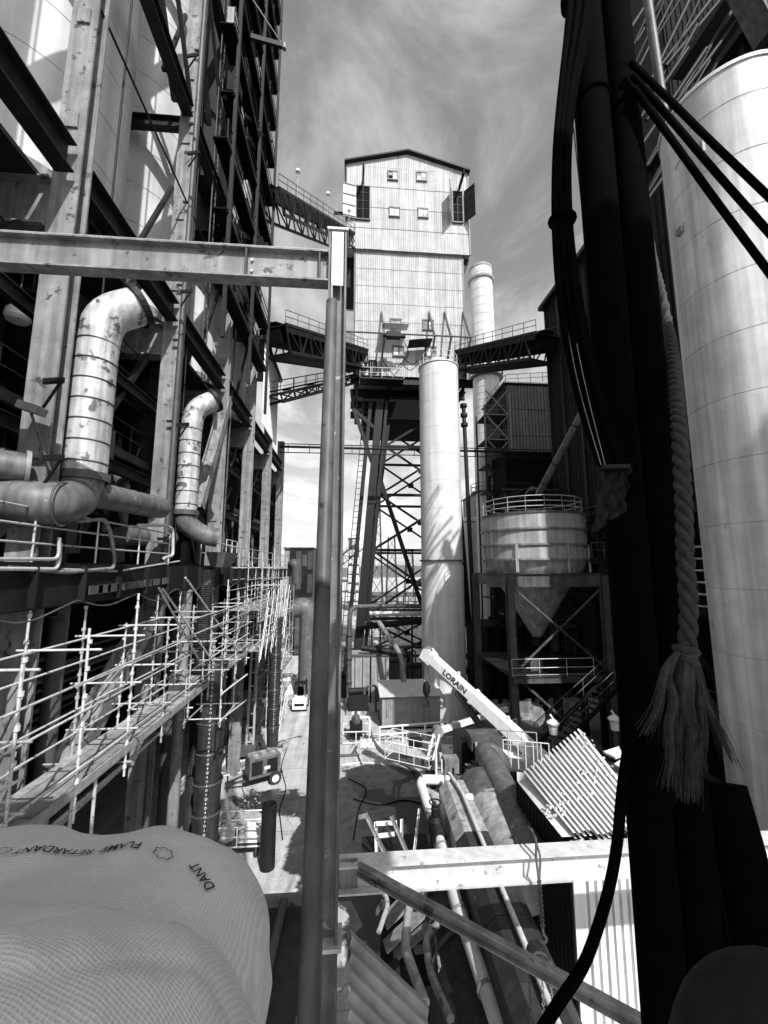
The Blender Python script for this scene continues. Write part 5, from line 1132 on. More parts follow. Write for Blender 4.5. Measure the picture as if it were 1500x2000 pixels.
# tangle of rails and fittings behind the tank
tg = thing('pipe_manifold', 'tangle of small pipes, rails and valves behind the horizontal tank', 'pipework', P(900, 1500, Z=3.5))
rr = random.Random(5)
for k in range(26):
    p = P(rr.uniform(845, 935), rr.uniform(1490, 1545), Z=rr.uniform(3.2, 4.8)); q_ = p + rr.choice([V((rr.uniform(.4, 1.4), 0, 0)), V((0, 0, rr.uniform(.4, 1.3))), V((0, rr.uniform(.4, 1.4), 0))])
    MB().tube(p, q_, rr.choice([.03, .04, .06]), 8).build('small_pipe', rr.choice(['galvanised', 'steel_mid', 'steel_dark', 'white_paint']), tg)
for k in range(7): p = P(rr.uniform(850, 930), rr.uniform(1490, 1540), Z=4.4); MB().lathe(p, [(.0, -.1), (.12, -.1), (.14, .1), (.06, .2), (.06, .3), (.13, .32), (.0, .34)], 12).build('valve', rr.choice(['steel_mid', 'steel_light']), tg)
MB().box(P(880, 1492, Z=4.6), (.55, .45, .5)).build('terminal_box', 'steel_light', tg)
a = P(890, 1520, Z=3.0); MB().b2(V((a.x - 1.2, a.y - .6, 2.9)), V((a.x + 1.3, a.y + .8, 3.0))).build('grating', 'steel_dark', tg); MB().b2(V((a.x - .3, a.y, 0)), V((a.x + .3, a.y + .3, 2.9))).build('support', 'steel_dark', tg)
# railed gangway by the crane foot
gw = thing('gangway', 'short white railed gangway beside the crane boom foot', 'gangway', P(1000, 1520, Z=3.8))
a = P(975, 1490, Z=4.4); b = P(1062, 1500, Z=4.6); MB().bar(a, b, 1.0, .08).build('deck', 'steel_mid', gw)
rail(gw, [a + V((0, -.5, 0)), b + V((0, -.5, 0))], 1.05, .28, 'white_paint', .022, (.05, 1.0)); rail(gw, [a + V((0, .5, 0)), b + V((0, .5, 0))], 1.05, .5, 'galvanised', .022)
MB().b2(V((a.x + .5, a.y, 0)), V((a.x + .7, a.y + .3, 4.3))).build('support', 'steel_dark', gw)

# ---------------------------------------------------------------- corrugated shed on the right
sA, sB, sC, sD = P(1013, 1530, Y=11.6), P(1140, 1433, Y=11.0), P(1290, 1622, Y=9.0), P(1097, 1634, Y=9.0)
cs = thing('corrugated_shed', 'small shed of ribbed white sheet metal with crooked roof and left wall coloured dark for shade', 'shed', (sD.x, sD.y, 0))
N_ = 17
def bil(u_, v_): return (sA * (1 - u_) + sB * u_) * (1 - v_) + (sD * (1 - u_) + sC * u_) * v_
nrm = (sB - sA).cross(sD - sA).normalized(); nrm = nrm if nrm.z > 0 else -nrm
for k in range(N_ // 2 + 1):
    q = MB(); pr = []
    for i in range(2):
        u0 = (2 * k + i) / (N_ + 1); du = 1 / (N_ + 1)
        flat = k == 0
        pr += [(u0, 0), (u0 + du * .42, 0), (u0 + du * .52, 0 if flat else 1), (u0 + du * .92, 0 if flat else 1)]
    pr += [((2 * k + 2) / (N_ + 1), 0)]
    m_ = 8; off = random.uniform(-.05, .05)
    vs = [bil(min(1.02, u_), -.02 + (1.05 + off * .6) * j / m_) + nrm * (b_ * .13 + .004 * (k % 2)) for j in range(m_ + 1) for u_, b_ in pr]; w__ = len(pr)
    q.add(vs, [(j * w__ + i, j * w__ + i + 1, (j + 1) * w__ + i + 1, (j + 1) * w__ + i) for j in range(m_) for i in range(w__ - 1)]); q.build('roof_sheet', 'sheet_white', cs)
wl = P(1118, 1690, Y=9.1).x; wr = P(1300, 1690, Y=9.1).x; zb_ = P(1150, 2080, Y=9.1).z
for k in range(4):
    x0_ = wl + .22 + (wr - wl) * k / 4
    MB().corr((x0_, 9.1, zb_), ((wr - wl) / 4 + .01, 0, 0), (0, 0, sD.z - .12 - zb_), .185, .1, groove=True).build('wall_sheet', 'sheet_white', cs)
MB().b2((wl - .02, 9.06, zb_), (wl + .24, 9.12, sD.z - .15)).build('corner_trim', 'sheet_white', cs)
MB().corr((wl, 12.0, zb_), (0, -2.9, 0), (0, 0, sD.z - .3 - zb_), .2, .05).build('wall_sheet', 'sheet_dark', cs)  # near-black sheet: shade of the left side put into the colour
MB().b2((wl + .1, 9.25, zb_), (wr, 12, sD.z - .5)).build('core_wall', 'interior_dark', cs)
MB().b2((wl + .1, 9.3, 0), (wr, 12, zb_)).build('base_wall', 'concrete', cs)
rr = random.Random(9); db = None
spots = [(u_, v_) for u_, v_ in [(rr.uniform(.05, .3), rr.uniform(.62, .8)) for _ in range(26)] + [(rr.uniform(.3, .95), rr.uniform(.35, .65)) for _ in range(34)] + [(rr.uniform(.9, 1.05), rr.uniform(0, .9)) for _ in range(24)]]
q = MB()
for u_, v_ in spots:
    c = bil(u_, v_) + nrm * .13; s_ = rr.uniform(.012, .038); q.lathe(c, [(.0, s_), (s_ * .9, s_ * .5), (s_, 0), (s_ * .6, -.03)], 6, nrm + V((rr.uniform(-.4, .4), rr.uniform(-.4, .4), 0)), False)
o_ = q.build('roof_debris', 'debris'); tag(o_, 'clumps of dust and rubble lying on the crooked corrugated roof', 'rubble'); o_['kind'] = 'stuff'
# spilled stuff right of the shed
c = P(1265, 1500, Y=11); bz_ = thing('scrap_pile', 'heap of bent pale sheets and rubble right of the shed roof', 'scrap', (c.x, 11, 0))
for k in range(6):
    p = P(1190 + k * 22, 1475 + (k % 3) * 25, Y=11.5 - .2 * k); MB().bar(p, p + V((.7, .3, .15 * (k % 2))), .35, .05, up=V((.2, 0, 1))).build('bent_sheet', 'sheet_white', bz_)
MB().b2((c.x - .8, 10.2, 0), (c.x + 1.5, 12, c.z - .3)).build('plinth', 'concrete', bz_)

# ---------------------------------------------------------------- far end of the yard
def block(lab, px0, px1, pyt, Y_, dep, m, rows, cols, name='distant_building', cat='building'):
    a = P(px0, pyt, Y=Y_); b = P(px1, pyt, Y=Y_); o = thing(name, lab, cat, ((a.x + b.x) / 2, Y_, 0))
    MB().b2((a.x, Y_, 0), (b.x, Y_ + dep, a.z)).build('wall', 'steel_mid', o)
    MB().b2((a.x - .2, Y_ - .2, a.z), (b.x + .2, Y_ + dep + .2, a.z + .25)).build('roof', 'steel_mid', o)
    for i in range(cols):
        for j in range(rows):
            w_ = (b.x - a.x) / cols; h_ = a.z / rows
            MB().box((a.x + w_ * (i + .5), Y_ - .05, h_ * (j + .5)), (w_ * .86, .12, h_ * (.8 if (i * 7 + j * 3) % 5 else .5))).build('facade_panel', m if (i + j * 2) % 7 else 'pane', o)
    return o
block('pale louvred building closing the yard beyond the left scaffold', 556, 612, 1072, 70, 14, 'sheet_grey', 4, 5)
block('slim white tower building far behind the trestle leg', 681, 702, 1052, 120, 10, 'concrete_pale', 8, 3)
block('low distant shed seen through the trestle', 700, 830, 1165, 130, 20, 'concrete', 2, 12)
block('white low block far behind the footbridge left of centre', 655, 685, 1135, 150, 15, 'concrete_pale', 2, 5)
block('banded grey cooling block behind the hopper bin', 928, 948, 965, 70, 8, 'concrete_pale', 9, 2)
block('small pale tank house left of the hopper bin', 905, 945, 1035, 62, 8, 'sheet_grey', 3, 4)
for k, (px_, lab) in enumerate(((915, 'small domed tank left of the hopper rail'), (930, 'small domed tank close behind the hopper rail'))):
    p = P(px_, 1020, Y=60); o_ = thing('dome_tank', lab, 'tank', (p.x, 60, 0), 'small domed tanks'); MB().lathe((p.x, 60, 0), [(1.0, 0), (1.0, p.z), (.5, p.z + .7), (.0, p.z + .8)], 24).build('shell', 'stack_white', o_); MB().torus((p.x, 60, p.z), 1.02, .06).build('rim', 'steel_mid', o_)
gallery('distant inclined conveyor running down behind the trestle', P(655, 1095, Y=110), P(700, 1060, Y=110), 2.5, 2, panels=6)
# far pylons and steelwork seen through the trestle
for k, (px_, Y_, h_, lab) in enumerate(((735, 75, 24, 'slim lattice pylon seen left through the trestle'), (765, 80, 18, 'slim lattice pylon seen mid way through the trestle'), (800, 85, 16, 'slim lattice pylon seen right through the trestle, beside the white stack'))):
    c = P(px_, 1150, Y=Y_); o_ = thing('lattice_pylon', lab, 'pylon', (c.x, Y_, 0), 'lattice pylons beyond the trestle')
    for s1_ in (-1, 1):
        for s2_ in (-1, 1): rod('pylon_leg', (c.x + s1_ * 1.3, Y_ + s2_ * 1.3, 0), (c.x + s1_ * .6, Y_ + s2_ * .6, h_), .1, 'steel_mid', o_, 6)
    for j in range(7):
        z0, z1 = h_ * j / 7, h_ * (j + 1) / 7; w0_ = 1.3 - .7 * j / 7; w1_ = 1.3 - .7 * (j + 1) / 7
        rod('lattice_bar', (c.x - w0_, Y_ - w0_, z0), (c.x + w1_, Y_ - w1_, z1), .06, 'steel_mid', o_, 6); rod('lattice_bar', (c.x + w0_, Y_ - w0_, z0), (c.x - w1_, Y_ - w1_, z1), .06, 'steel_mid', o_, 6); rod('lattice_bar', (c.x - w0_, Y_ - w0_, z0), (c.x + w0_, Y_ - w0_, z0), .06, 'steel_mid', o_, 6)
dd = thing('elbow_duct', 'dark ribbed elbow duct turning down beyond the scaffold at left of centre', 'duct', P(595, 1230, Y=42))
MB().pipe([P(565, 1108, Y=44), P(575, 1100, Y=43), P(579, 1108, Y=43), P(579, 1140, Y=43)], .5, 16, bend=.6).build('upper_bend', 'steel_mid', dd)
MB().pipe([P(575, 1190, Y=41), P(598, 1185, Y=41), P(602, 1200, Y=41), V((P(602, 1240, Y=41).x, 41, 0))], .85, 22, bend=1.2).build('lower_bend', 'duct_dark', dd)
yb = thing('yard_shed', 'dark lean-to shed at the far end of the left scaffold', 'shed', P(560, 1300, Z=0)); c = P(590, 1300, Z=0)
MB().b2((c.x - 2, c.y + 6, 0), (c.x + 4.4, c.y + 12, 6.5)).build('wall', 'sheet_dark', yb); MB().bar((c.x + 1.2, c.y + 5.5, 6.4), (c.x + 1.2, c.y + 12.5, 7.4), 7, .15).build('roof', 'sheet_grey', yb)
for k in range(5): MB().b2((c.x - 1.8 + k * 1.25, c.y + 5.9, .2), (c.x - .75 + k * 1.25, c.y + 5.98, 6.2)).build('wall_panel', 'sheet_dark' if k % 2 else 'steel_mid', yb)
# cloth-covered heap under the far scaffold
for k, (px_, py_, s_, lab) in enumerate(((560, 1345, 1.3, 'pale sheeted heap left of the forklift'), (520, 1395, .9, 'crumpled pale heap beside the far debris chute'), (445, 1480, .8, 'pale rubble heap by the column foot'))):
    c = P(px_, py_, Z=0); q = MB(); n_ = 16
    for i in range(n_ + 1):
        for j in range(n_ + 1):
            a_, b_ = i / n_ * 2 - 1, j / n_ * 2 - 1; rr_ = math.hypot(a_, b_); q.v.append(c + V((a_ * s_, b_ * s_ * 1.6, max(-.02, (1 - rr_ ** 1.6) * s_ * .8 + .25 * s_ * noise.noise(V((a_ * 3 + k, b_ * 3, k)))))))
    for i in range(n_):
        for j in range(n_): e_ = i * (n_ + 1) + j; q.f.append((e_, e_ + n_ + 1, e_ + n_ + 2, e_ + 1)); q.sm.append(False)
    tag(q.build('sheeted_heap', 'canvas'), lab, 'heap', 'pale heaps along the yard edge')
# ---------------------------------------------------------------- loose things about the yard
rr = random.Random(77)
def scatter(name, lab, cat_, grp, spots, fn):
    for k, (px_, py_) in enumerate(spots): fn(P(px_, py_, Z=0), name, lab, cat_, grp, k)
def mk_drum(c, name, lab, cat_, grp, k):
    o = thing(name, lab, cat_, c, grp); MB().lathe(c, [(.0, .0), (.28, 0), (.29, .02), (.28, .04), (.28, .28), (.295, .3), (.28, .32), (.28, .56), (.295, .58), (.28, .6), (.28, .85), (.29, .88), (.0, .86)], 22).build('drum_shell', ('steel_mid', 'white_paint', 'duct_dark')[k % 3], o); MB().tube(c + V((.15, 0, .86)), c + V((.15, 0, .9)), .03, 8).build('bung', 'steel_light', o)
for k, (q_, l_) in enumerate((((452, 1450), 'dark oil drum'), ((462, 1468), 'white oil drum'), ((470, 1432), 'rusty grey oil drum'))): mk_drum(P(*q_, Z=0), 'oil_drum', l_ + ' standing by the foot of the left columns', 'drum', 'oil drums by the left columns', k)
for k, (q_, l_) in enumerate((((875, 1440), 'dark oil drum'), ((890, 1436), 'white oil drum'), ((884, 1452), 'rusty grey oil drum'))): mk_drum(P(*q_, Z=0), 'oil_drum', l_ + ' standing right of the site cabin under the boom', 'drum', 'oil drums by the cabin', k)
def mk_pallet(c, name, lab, cat_, grp, k):
    o = thing(name, lab, cat_, c, grp); M_ = Matrix.Rotation(.4 * k - .3, 3, 'Z')
    for i in range(6): MB().box(c + M_ @ V((-.5 + .2 * i, 0, .13)), (.13, 1.0, .025), M_).build('slat', 'plank', o)
    for i in (-.42, 0, .42): MB().box(c + M_ @ V((0, i, .06)), (1.15, .09, .1), M_).build('bearer', 'plank', o)
mk_pallet(P(455, 1500, Z=0), 'pallet', 'wooden pallet lying in front of the mast rig', 'pallet', 'pallets on the yard', 0); mk_pallet(P(500, 1420, Z=0), 'pallet', 'wooden pallet lying behind the mast rig', 'pallet', 'pallets on the yard', 1)
def mk_len(c, name, lab, cat_, grp, k):
    a_ = rr.uniform(-.5, .5) + (1.2 if k % 3 == 0 else 0); l_ = rr.uniform(1.0, 2.6); r_ = rr.choice([.03, .05, .08]); d_ = V((math.sin(a_), math.cos(a_), 0)) * l_ / 2
    tag(MB().tube(c - d_ + V((0, 0, r_)), c + d_ + V((0, 0, r_)), r_, 10).build(name, rr.choice(['galvanised', 'steel_mid', 'steel_light'])), lab, cat_, grp)
scatter('pipe_length', 'loose length of tube lying among the junk beside the left building foot', 'tube', 'loose tubes by the left building', [(rr.uniform(440, 500), rr.uniform(1440, 1520)) for _ in range(9)] + [(rr.uniform(545, 585), rr.uniform(1318, 1350)) for _ in range(7)], mk_len)
scatter('pipe_length', 'loose length of tube lying on the ground around the pump skid and cabin', 'tube', 'loose tubes by the cabin', [(rr.uniform(675, 740), rr.uniform(1430, 1480)) for _ in range(6)] + [(rr.uniform(850, 940), rr.uniform(1425, 1480)) for _ in range(8)], mk_len)
def mk_board(c, name, lab, cat_, grp, k):
    a_ = rr.uniform(-.9, .9); tag(MB().box(c + V((0, 0, .03 + .04 * (k % 3))), (.22, rr.uniform(1.2, 2.8), .04), Matrix.Rotation(a_, 3, 'Z')).build(name, 'plank'), lab, cat_, grp)
scatter('loose_board', 'loose scaffold board dropped beside the left building foot', 'board', 'loose boards', [(rr.uniform(440, 500), rr.uniform(1430, 1515)) for _ in range(6)] + [(rr.uniform(550, 590), rr.uniform(1320, 1345)) for _ in range(5)], mk_board)
def mk_box(c, name, lab, cat_, grp, k):
    w_, d_, h_ = rr.uniform(.7, 1.5), rr.uniform(.5, 1.0), rr.uniform(.5, 1.1); o = thing(name, lab, cat_, c, grp); M_ = Matrix.Rotation(rr.uniform(-.3, .3), 3, 'Z')
    MB().box(c + V((0, 0, h_ / 2)), (w_, d_, h_), M_).build('chest_body', rr.choice(['steel_mid', 'white_paint', 'sheet_grey']), o); MB().box(c + V((0, 0, h_ + .03)), (w_ + .05, d_ + .05, .06), M_).build('lid', 'steel_light', o)
    MB().box(c + M_ @ V((0, -d_ / 2 - .02, h_ * .7)), (.14, .04, .08), M_).build('latch', 'steel_dark', o)
for k, (q_, l_) in enumerate((((880, 1470), 'tool chest nearest the boom lift basket'), ((910, 1455), 'tool chest below the middle of the boom lift arm'), ((900, 1432), 'tool chest just right of the site cabin wall'), ((935, 1440), 'tool chest farthest right under the crane boom'), ((868, 1455), 'tool chest at the end of the white barrier'))): mk_box(P(*q_, Z=0), 'tool_chest', l_, 'chest', 'tool chests', k)
for k, (pts, lab) in enumerate((([(560, 1460), (548, 1500), (560, 1540), (545, 1580), (552, 1640)], 'thin dark hose wandering over the sunlit concrete beside the prop'), ([(455, 1600), (480, 1560), (470, 1530), (500, 1512)], 'cable running from the welding trailer to the chute foot'), ([(690, 1560), (740, 1575), (790, 1560), (830, 1572)], 'dark hose lying across the wet patch'), ([(680, 1520), (720, 1540), (700, 1580), (690, 1640)], 'coiled air line left of the steel stand'))):
    tag(MB().pipe([P(x_, y_, Z=.03) for x_, y_ in pts], .025, 6, bend=.6).build('ground_hose', 'rubber' if k != 1 else 'steel_mid'), lab, 'hose', 'hoses on the ground')
gm = MB()
for k in range(1100):       # grit and small rubble along the wall feet and round the pit
    if k % 4: px_, py_ = rr.gauss(465, 26), rr.uniform(1400, 1640)
    else: px_, py_ = rr.gauss(570, 14), rr.uniform(1315, 1345)
    c = P(px_, py_, Z=0); s_ = abs(rr.gauss(0, .018)) + .008; gm.box(c + V((0, 0, s_ * .3)), (s_ * 2, s_ * 1.5, s_), Matrix.Rotation(rr.uniform(0, 3), 3, 'Z') @ Matrix.Rotation(rr.uniform(-.5, .5), 3, 'X'))
o_ = gm.build('grit', 'concrete'); tag(o_, 'grit and rubble scattered over the concrete yard', 'rubble'); o_['kind'] = 'stuff'

pw = thing('pit_pipework', 'crowded pipes, elbows and flanges in the pit below the long beam', 'pipework', P(930, 1850, Z=3)); rr = random.Random(41)
for k, (pts, r_, m_) in enumerate((
    ([(1000, 1700), (1010, 1760), (1040, 1830), (1060, 1900)], .12, 'steel_light'), ([(950, 1690), (985, 1780), (1030, 1880), (1050, 1990)], .07, 'galvanised'), ([(845, 1700), (800, 1760), (790, 1850), (830, 1960)], .10, 'tank_plate'),
    ([(870, 1790), (830, 1830), (840, 1900), (880, 1990)], .08, 'steel_light'), ([(720, 1700), (760, 1760), (740, 1820)], .06, 'galvanised'), ([(1000, 1860), (960, 1880), (930, 1960)], .06, 'steel_light'), ([(905, 1690), (935, 1720), (1000, 1730), (1060, 1720)], .09, 'duct_dark'))):
    pp = [P(x_, y_, Z=3.9 - .12 * k + .05 * i) for i, (x_, y_) in enumerate(pts)]; MB().pipe(pp, r_, 12, bend=.3).build('pit_pipe', m_, pw)
    for t in (.25, .7): c = pp[0].lerp(pp[1], t); MB().torus(c, r_ + .02, .025, pp[1] - pp[0], 14).build('flange', 'steel_mid', pw)
for k in range(10):
    p = P(rr.uniform(720, 1050), rr.uniform(1700, 1960), Z=3.2); MB().bar(p, p + V((rr.uniform(-.8, .8), rr.uniform(.2, 1.0), rr.uniform(-.4, .3))), .1, .12).build('cradle_bar', rr.choice(['steel_mid', 'steel_light', 'steel_dark']), pw)
a = P(900, 1850, Z=2.4); MB().b2(V((a.x - 1.6, a.y - .8, 2.2)), V((a.x + 1.6, a.y + .9, 2.3))).build('grating', 'steel_dark', pw); MB().b2(V((a.x - .2, a.y, 0)), V((a.x + .2, a.y + .3, 2.2))).build('support', 'steel_dark', pw)
# ================================================================== FOREGROUND
FY = 6.5
pz0, pz1 = P(652, 1835, Y=FY).z, P(652, 463, Y=FY).z; px0 = P(650, 1110, Y=FY).x
pf = thing('portal_frame', 'near weathered steel post with long beams to left and right and a slanting pipe prop', 'frame', (px0, FY, pz0))
po = MB().ibeam((px0, FY, pz0 - 2.2), (px0, FY, pz1), .30, .30, .03, .03, up=V((1, 0, 0))).build('post', 'post_steel', pf)
MB().box((px0, FY, pz1 + .02), (.36, .36, .04)).build('cap_plate', 'steel_worn', po)
MB().box((px0 + .0, FY - .17, pz1 - .55), (.2, .012, 1.0)).build('worn_face_plate', 'steel_worn', po)
zb1 = P(400, 512, Y=FY).z
zl0 = (P(300, 478, Y=FY).z + P(300, 538, Y=FY).z) / 2; dl_ = P(300, 478, Y=FY).z - P(300, 538, Y=FY).z
bL = MB().ibeam((px0 - .16, FY, zl0), (-9, FY, zl0), dl_, .24, .03, .025).build('left_beam', 'steel_light', pf)
MB().b2((-9, FY - .122, zl0 + dl_ / 2), (px0 - .18, FY + .122, zl0 + dl_ / 2 + .006)).build('worn_top', 'steel_worn', bL)
for xx_ in (P(483, 525, Y=FY).x, P(625, 530, Y=FY).x): MB().box((xx_, FY - .065, zl0), (.025, .1, dl_ - .08)).build('stiffener', 'steel_mid', bL)
for k in range(2): MB().tube((P(487, 525, Y=FY).x + .05, FY - .05, zl0 - .12 + k * .2), (P(487, 525, Y=FY).x + .05, FY - .012, zl0 - .12 + k * .2), .025, 6).build('bolt', 'steel_worn', bL)
zr0 = (P(900, 1668, Y=FY).z + P(900, 1722, Y=FY).z) / 2; dr_ = P(900, 1668, Y=FY).z - P(900, 1722, Y=FY).z
bR = MB().ibeam((px0 + .16, FY, zr0), (9, FY, zr0), dr_, .28, .025, .02).build('right_beam', 'steel_worn', pf)
MB().box((px0 + .3, FY - .02, zr0 - .02), (.25, .03, dr_ + .1)).build('end_plate', 'steel_light', bR)
a = P(700, 1692, Y=FY - .25); b = P(1330, 2035, Y=4.6)
br = MB().channel(a, b, .15, .085, .012, up=V((0, 0, 1))).build('brace_channel', 'steel_light', pf)
for k in range(3): p = a.lerp(b, .012 + k * .016); MB().tube(p + V((0, -.06, .02)), p + V((0, .02, .02)), .028, 6).build('bolt', 'steel_mid', br)
ra, rb_ = P(648, 590, Y=6.2), P(601, 2060, Y=3.5)
rk = MB().pipe([ra, ra.lerp(rb_, .5), rb_], .088, 24).build('pipe_prop', 'steel_mid', pf)
MB().bar(ra + V((0, -.02, .25)), ra + V((0, -.0, -.1)), .03, .16).build('end_fin', 'steel_light', rk)
# shoe under the post and the beam it stands on
MB().box((px0 + .0, FY, pz0 + .02), (.42, .42, .05)).build('splice_plate', 'steel_worn', po)
MB().b2((px0 - .2, FY - .25, -.0), (px0 + .2, FY + .2, pz0 - 2.2)).build('lower_stub', 'steel_dark', pf)
# ribbed sheet at the bottom, left of the pit
rs = thing('ribbed_sheet', 'dull ribbed metal sheet leaning at the bottom centre beside the post foot', 'sheet', P(720, 1960, Y=5.6))
o_ = P(684, 1815, Y=6.2); e1 = P(832, 1955, Y=6.0) - o_; e2 = P(676, 2080, Y=5.3) - o_
MB().corr(o_, e2, e1, .16, .05, False).build('sheet_panel', 'sheet_grey', rs)
MB().bar(o_ + e1 * .5 + V((0, 0, -.1)), V((o_.x + .5, o_.y, 0)), .1, .1).build('support', 'steel_dark', rs)
lp_ = thing('dark_ledge', 'dark steel ledge with scattered dust below the wrapped bags', 'ledge', P(560, 1800, Y=4))
lx = P(594, 1850, Z=8.0).x; ly0 = P(560, 2150, Z=8.0).y; ly1 = P(560, 1765, Z=8.0).y
MB().b2((lx - 1.6, ly0, 7.9), (lx, ly1, 8.0)).build('ledge_plate', 'duct_black', lp_); MB().b2((lx - 1.6, ly1 - .05, 8.0), (lx, ly1, 8.12)).build('upstand', 'steel_light', lp_); MB().b2((lx - 1.2, ly1 - .6, 0), (lx - 1.0, ly1 - .4, 7.9)).build('prop', 'steel_dark', lp_)
MB().pipe([V((lx - .35, ly0, 8.06)), V((lx - .3, ly1, 8.06))], .05, 10).build('edge_pipe', 'steel_mid', lp_)

# ---------------------------------------------------------------- hessian wrapped bags
def weave_material():
    m = bpy.data.materials.new('hessian'); m.use_nodes = True; t = m.node_tree; b = t.nodes['Principled BSDF']; nn = t.nodes.new; ln = t.links.new
    uv = nn('ShaderNodeUVMap'); nz = nn('ShaderNodeTexNoise'); nz.inputs['Scale'].default_value = 5; nz.inputs['Detail'].default_value = 4; ln(uv.outputs[0], nz.inputs['Vector'])
    ma = nn('ShaderNodeVectorMath'); ma.operation = 'MULTIPLY_ADD'; ln(nz.outputs['Color'], ma.inputs[0]); ma.inputs[1].default_value = (.035, .035, 0); ln(uv.outputs[0], ma.inputs[2])
    s = nn('ShaderNodeSeparateXYZ'); ln(ma.outputs[0], s.inputs[0]); K = 2 * math.pi * 100
    sx_ = mth('SINE', mth('MULTIPLY', s.outputs[0], K, tree=t), tree=t); sy_ = mth('SINE', mth('MULTIPLY', s.outputs[1], K, tree=t), tree=t)
    hgt = mth('MULTIPLY', mth('ADD', mth('MAXIMUM', sx_, sy_, tree=t), mth('MULTIPLY', mth('MULTIPLY', sx_, sy_, tree=t), .4, tree=t), tree=t), .5, tree=t)
    n2 = nn('ShaderNodeTexNoise'); n2.inputs['Scale'].default_value = 2.2; n2.inputs['Detail'].default_value = 7; ln(uv.outputs[0], n2.inputs['Vector'])
    n3 = nn('ShaderNodeTexNoise'); n3.inputs['Scale'].default_value = 60; n3.inputs['Detail'].default_value = 3; ln(uv.outputs[0], n3.inputs['Vector'])
    v = mth('ADD', mth('MULTIPLY', hgt, .2, tree=t), mth('MULTIPLY', n2.outputs['Fac'], .30, tree=t), tree=t); v = mth('ADD', v, mth('MULTIPLY', n3.outputs['Fac'], .14, tree=t), tree=t); v = mth('ADD', v, .44, tree=t)
    c = nn('ShaderNodeCombineColor'); [ln(v, c.inputs[i]) for i in range(3)]; ln(c.outputs[0], b.inputs['Base Color']); b.inputs['Roughness'].default_value = .95; b.inputs['Specular IOR Level'].default_value = .1
    bp = nn('ShaderNodeBump'); bp.inputs['Strength'].default_value = .55; bp.inputs['Distance'].default_value = .004; ln(hgt, bp.inputs['Height']); ln(bp.outputs[0], b.inputs['Normal'])
    MATS['hessian'] = m
weave_material()
def bag(name, lab, c, rad, e1_=.55, e2_=.6, seed=0, rot=0.0, fold=1.0, nu=170, nv=110):
    c = V(c); sg = lambda a_, e_: math.copysign(abs(a_) ** e_, a_); Mr = Matrix.Rotation(rot, 3, 'Z'); q = MB(); uvs = []
    def surf(u_, v_, off=0.0):
        p = V((rad[0] * sg(math.cos(v_), e1_) * sg(math.cos(u_), e2_), rad[1] * sg(math.cos(v_), e1_) * sg(math.sin(u_), e2_), rad[2] * sg(math.sin(v_), e1_)))
        n_ = V((p.x / rad[0] ** 2, p.y / rad[1] ** 2, p.z / rad[2] ** 2)).normalized()
        w_ = .06 * noise.noise(V((p.x * 2.2 + seed, p.y * 2.2, p.z * 2.2))) + .02 * noise.noise(V((p.x * 6 + seed, p.y * 6, p.z * 5)))
        rdg = 1 - abs(noise.noise(V((p.x * 3.1 + p.y * 2.2 + seed, p.y * 1.2 - p.x * .8, p.z * 2.0)))) * 2.6; w_ += fold * .022 * max(0, rdg) ** 3
        rdg = 1 - abs(noise.noise(V((p.x * 2.0 - p.y * 5 + seed * 2, p.y * 3.0, p.z * 4.0 + 5)))) * 3.2; w_ -= fold * .016 * max(0, rdg) ** 2
        return c + Mr @ (p + n_ * (w_ + off)), p
    for j in range(nv + 1):
        for i in range(nu + 1):
            p, l = surf(2 * math.pi * i / nu, -math.pi / 2 + math.pi * j / nv); q.v.append(p); uvs.append((l.x + .35 * l.z * math.copysign(1, l.x), l.y - .6 * l.z))
    for j in range(nv):
        for i in range(nu): k = j * (nu + 1) + i; q.f.append((k, k + 1, k + nu + 2, k + nu + 1)); q.sm.append(True)
    o = q.build(name, 'hessian'); tag(o, lab, 'bag', 'woven bags in the foreground')
    ul = o.data.uv_layers.new(name='UVMap')
    for lp2 in o.data.loops: ul.data[lp2.index].uv = uvs[lp2.vertex_index]
    return o, surf, c, rad, Mr
BR = bag('woven_bag', 'big woven bag lettered FLAME RETARDANT lying behind at lower left', (-1.70, 1.72, 10.47), (1.42, .50, .46), .65, .5, 1.3, fold=.35)
BF = bag('woven_bag', 'nearest plump woven bag filling the lower left corner', (-1.22, 1.08, 10.46), (1.10, .58, .66), .8, .7, 4.7, fold=.6)
def on_bag(B, u0, v0, su, vs_, fs_, name, ang=0.0, flip=False, off=.008, parent=None):
    o, surf, c, rad, Mr = B; q = MB(); ca, sa = math.cos(ang), math.sin(ang)
    from mathutils.bvhtree import BVHTree
    tree = BVHTree.FromPolygons([tuple(v.co) for v in o.data.vertices], [tuple(p.vertices) for p in o.data.polygons])
    out = []
    for p in vs_:
        x_, y_ = p.x * su, p.y * su; X_, Y_ = u0 + x_ * ca - y_ * sa, v0 + x_ * sa + y_ * ca
        h, n_, i, d_ = tree.ray_cast(V((X_, Y_, 14)), V((0, 0, -1)))
        out.append((h + n_ * off) if h else V((X_, Y_, c.z)))
    q.add(out, fs_); r_ = q.build(name, 'ink', o); return r_
def ray_bag(B, px_, py_):
    from mathutils.bvhtree import BVHTree
    o = B[0]; tree = BVHTree.FromPolygons([tuple(v.co) for v in o.data.vertices], [tuple(p.vertices) for p in o.data.polygons])
    d_ = P(px_, py_, Y=1.0) - V((0, 0, HC)); h, n_, i, dist = tree.ray_cast(V((0, 0, HC)), d_.normalized()); return h
def letter(B, body, px_, py_, su, ang, fb_):
    h = ray_bag(B, px_, py_) or fb_; vs_, fs_ = text_mesh(body, 1.0, .012, 3); on_bag(B, h.x, h.y, su, vs_, fs_, 'lettering', ang)
letter(BR, 'FLAME  RETARDANT', 152, 1668, .05, math.pi + .02, V((-1.4, 1.6, 11.2)))
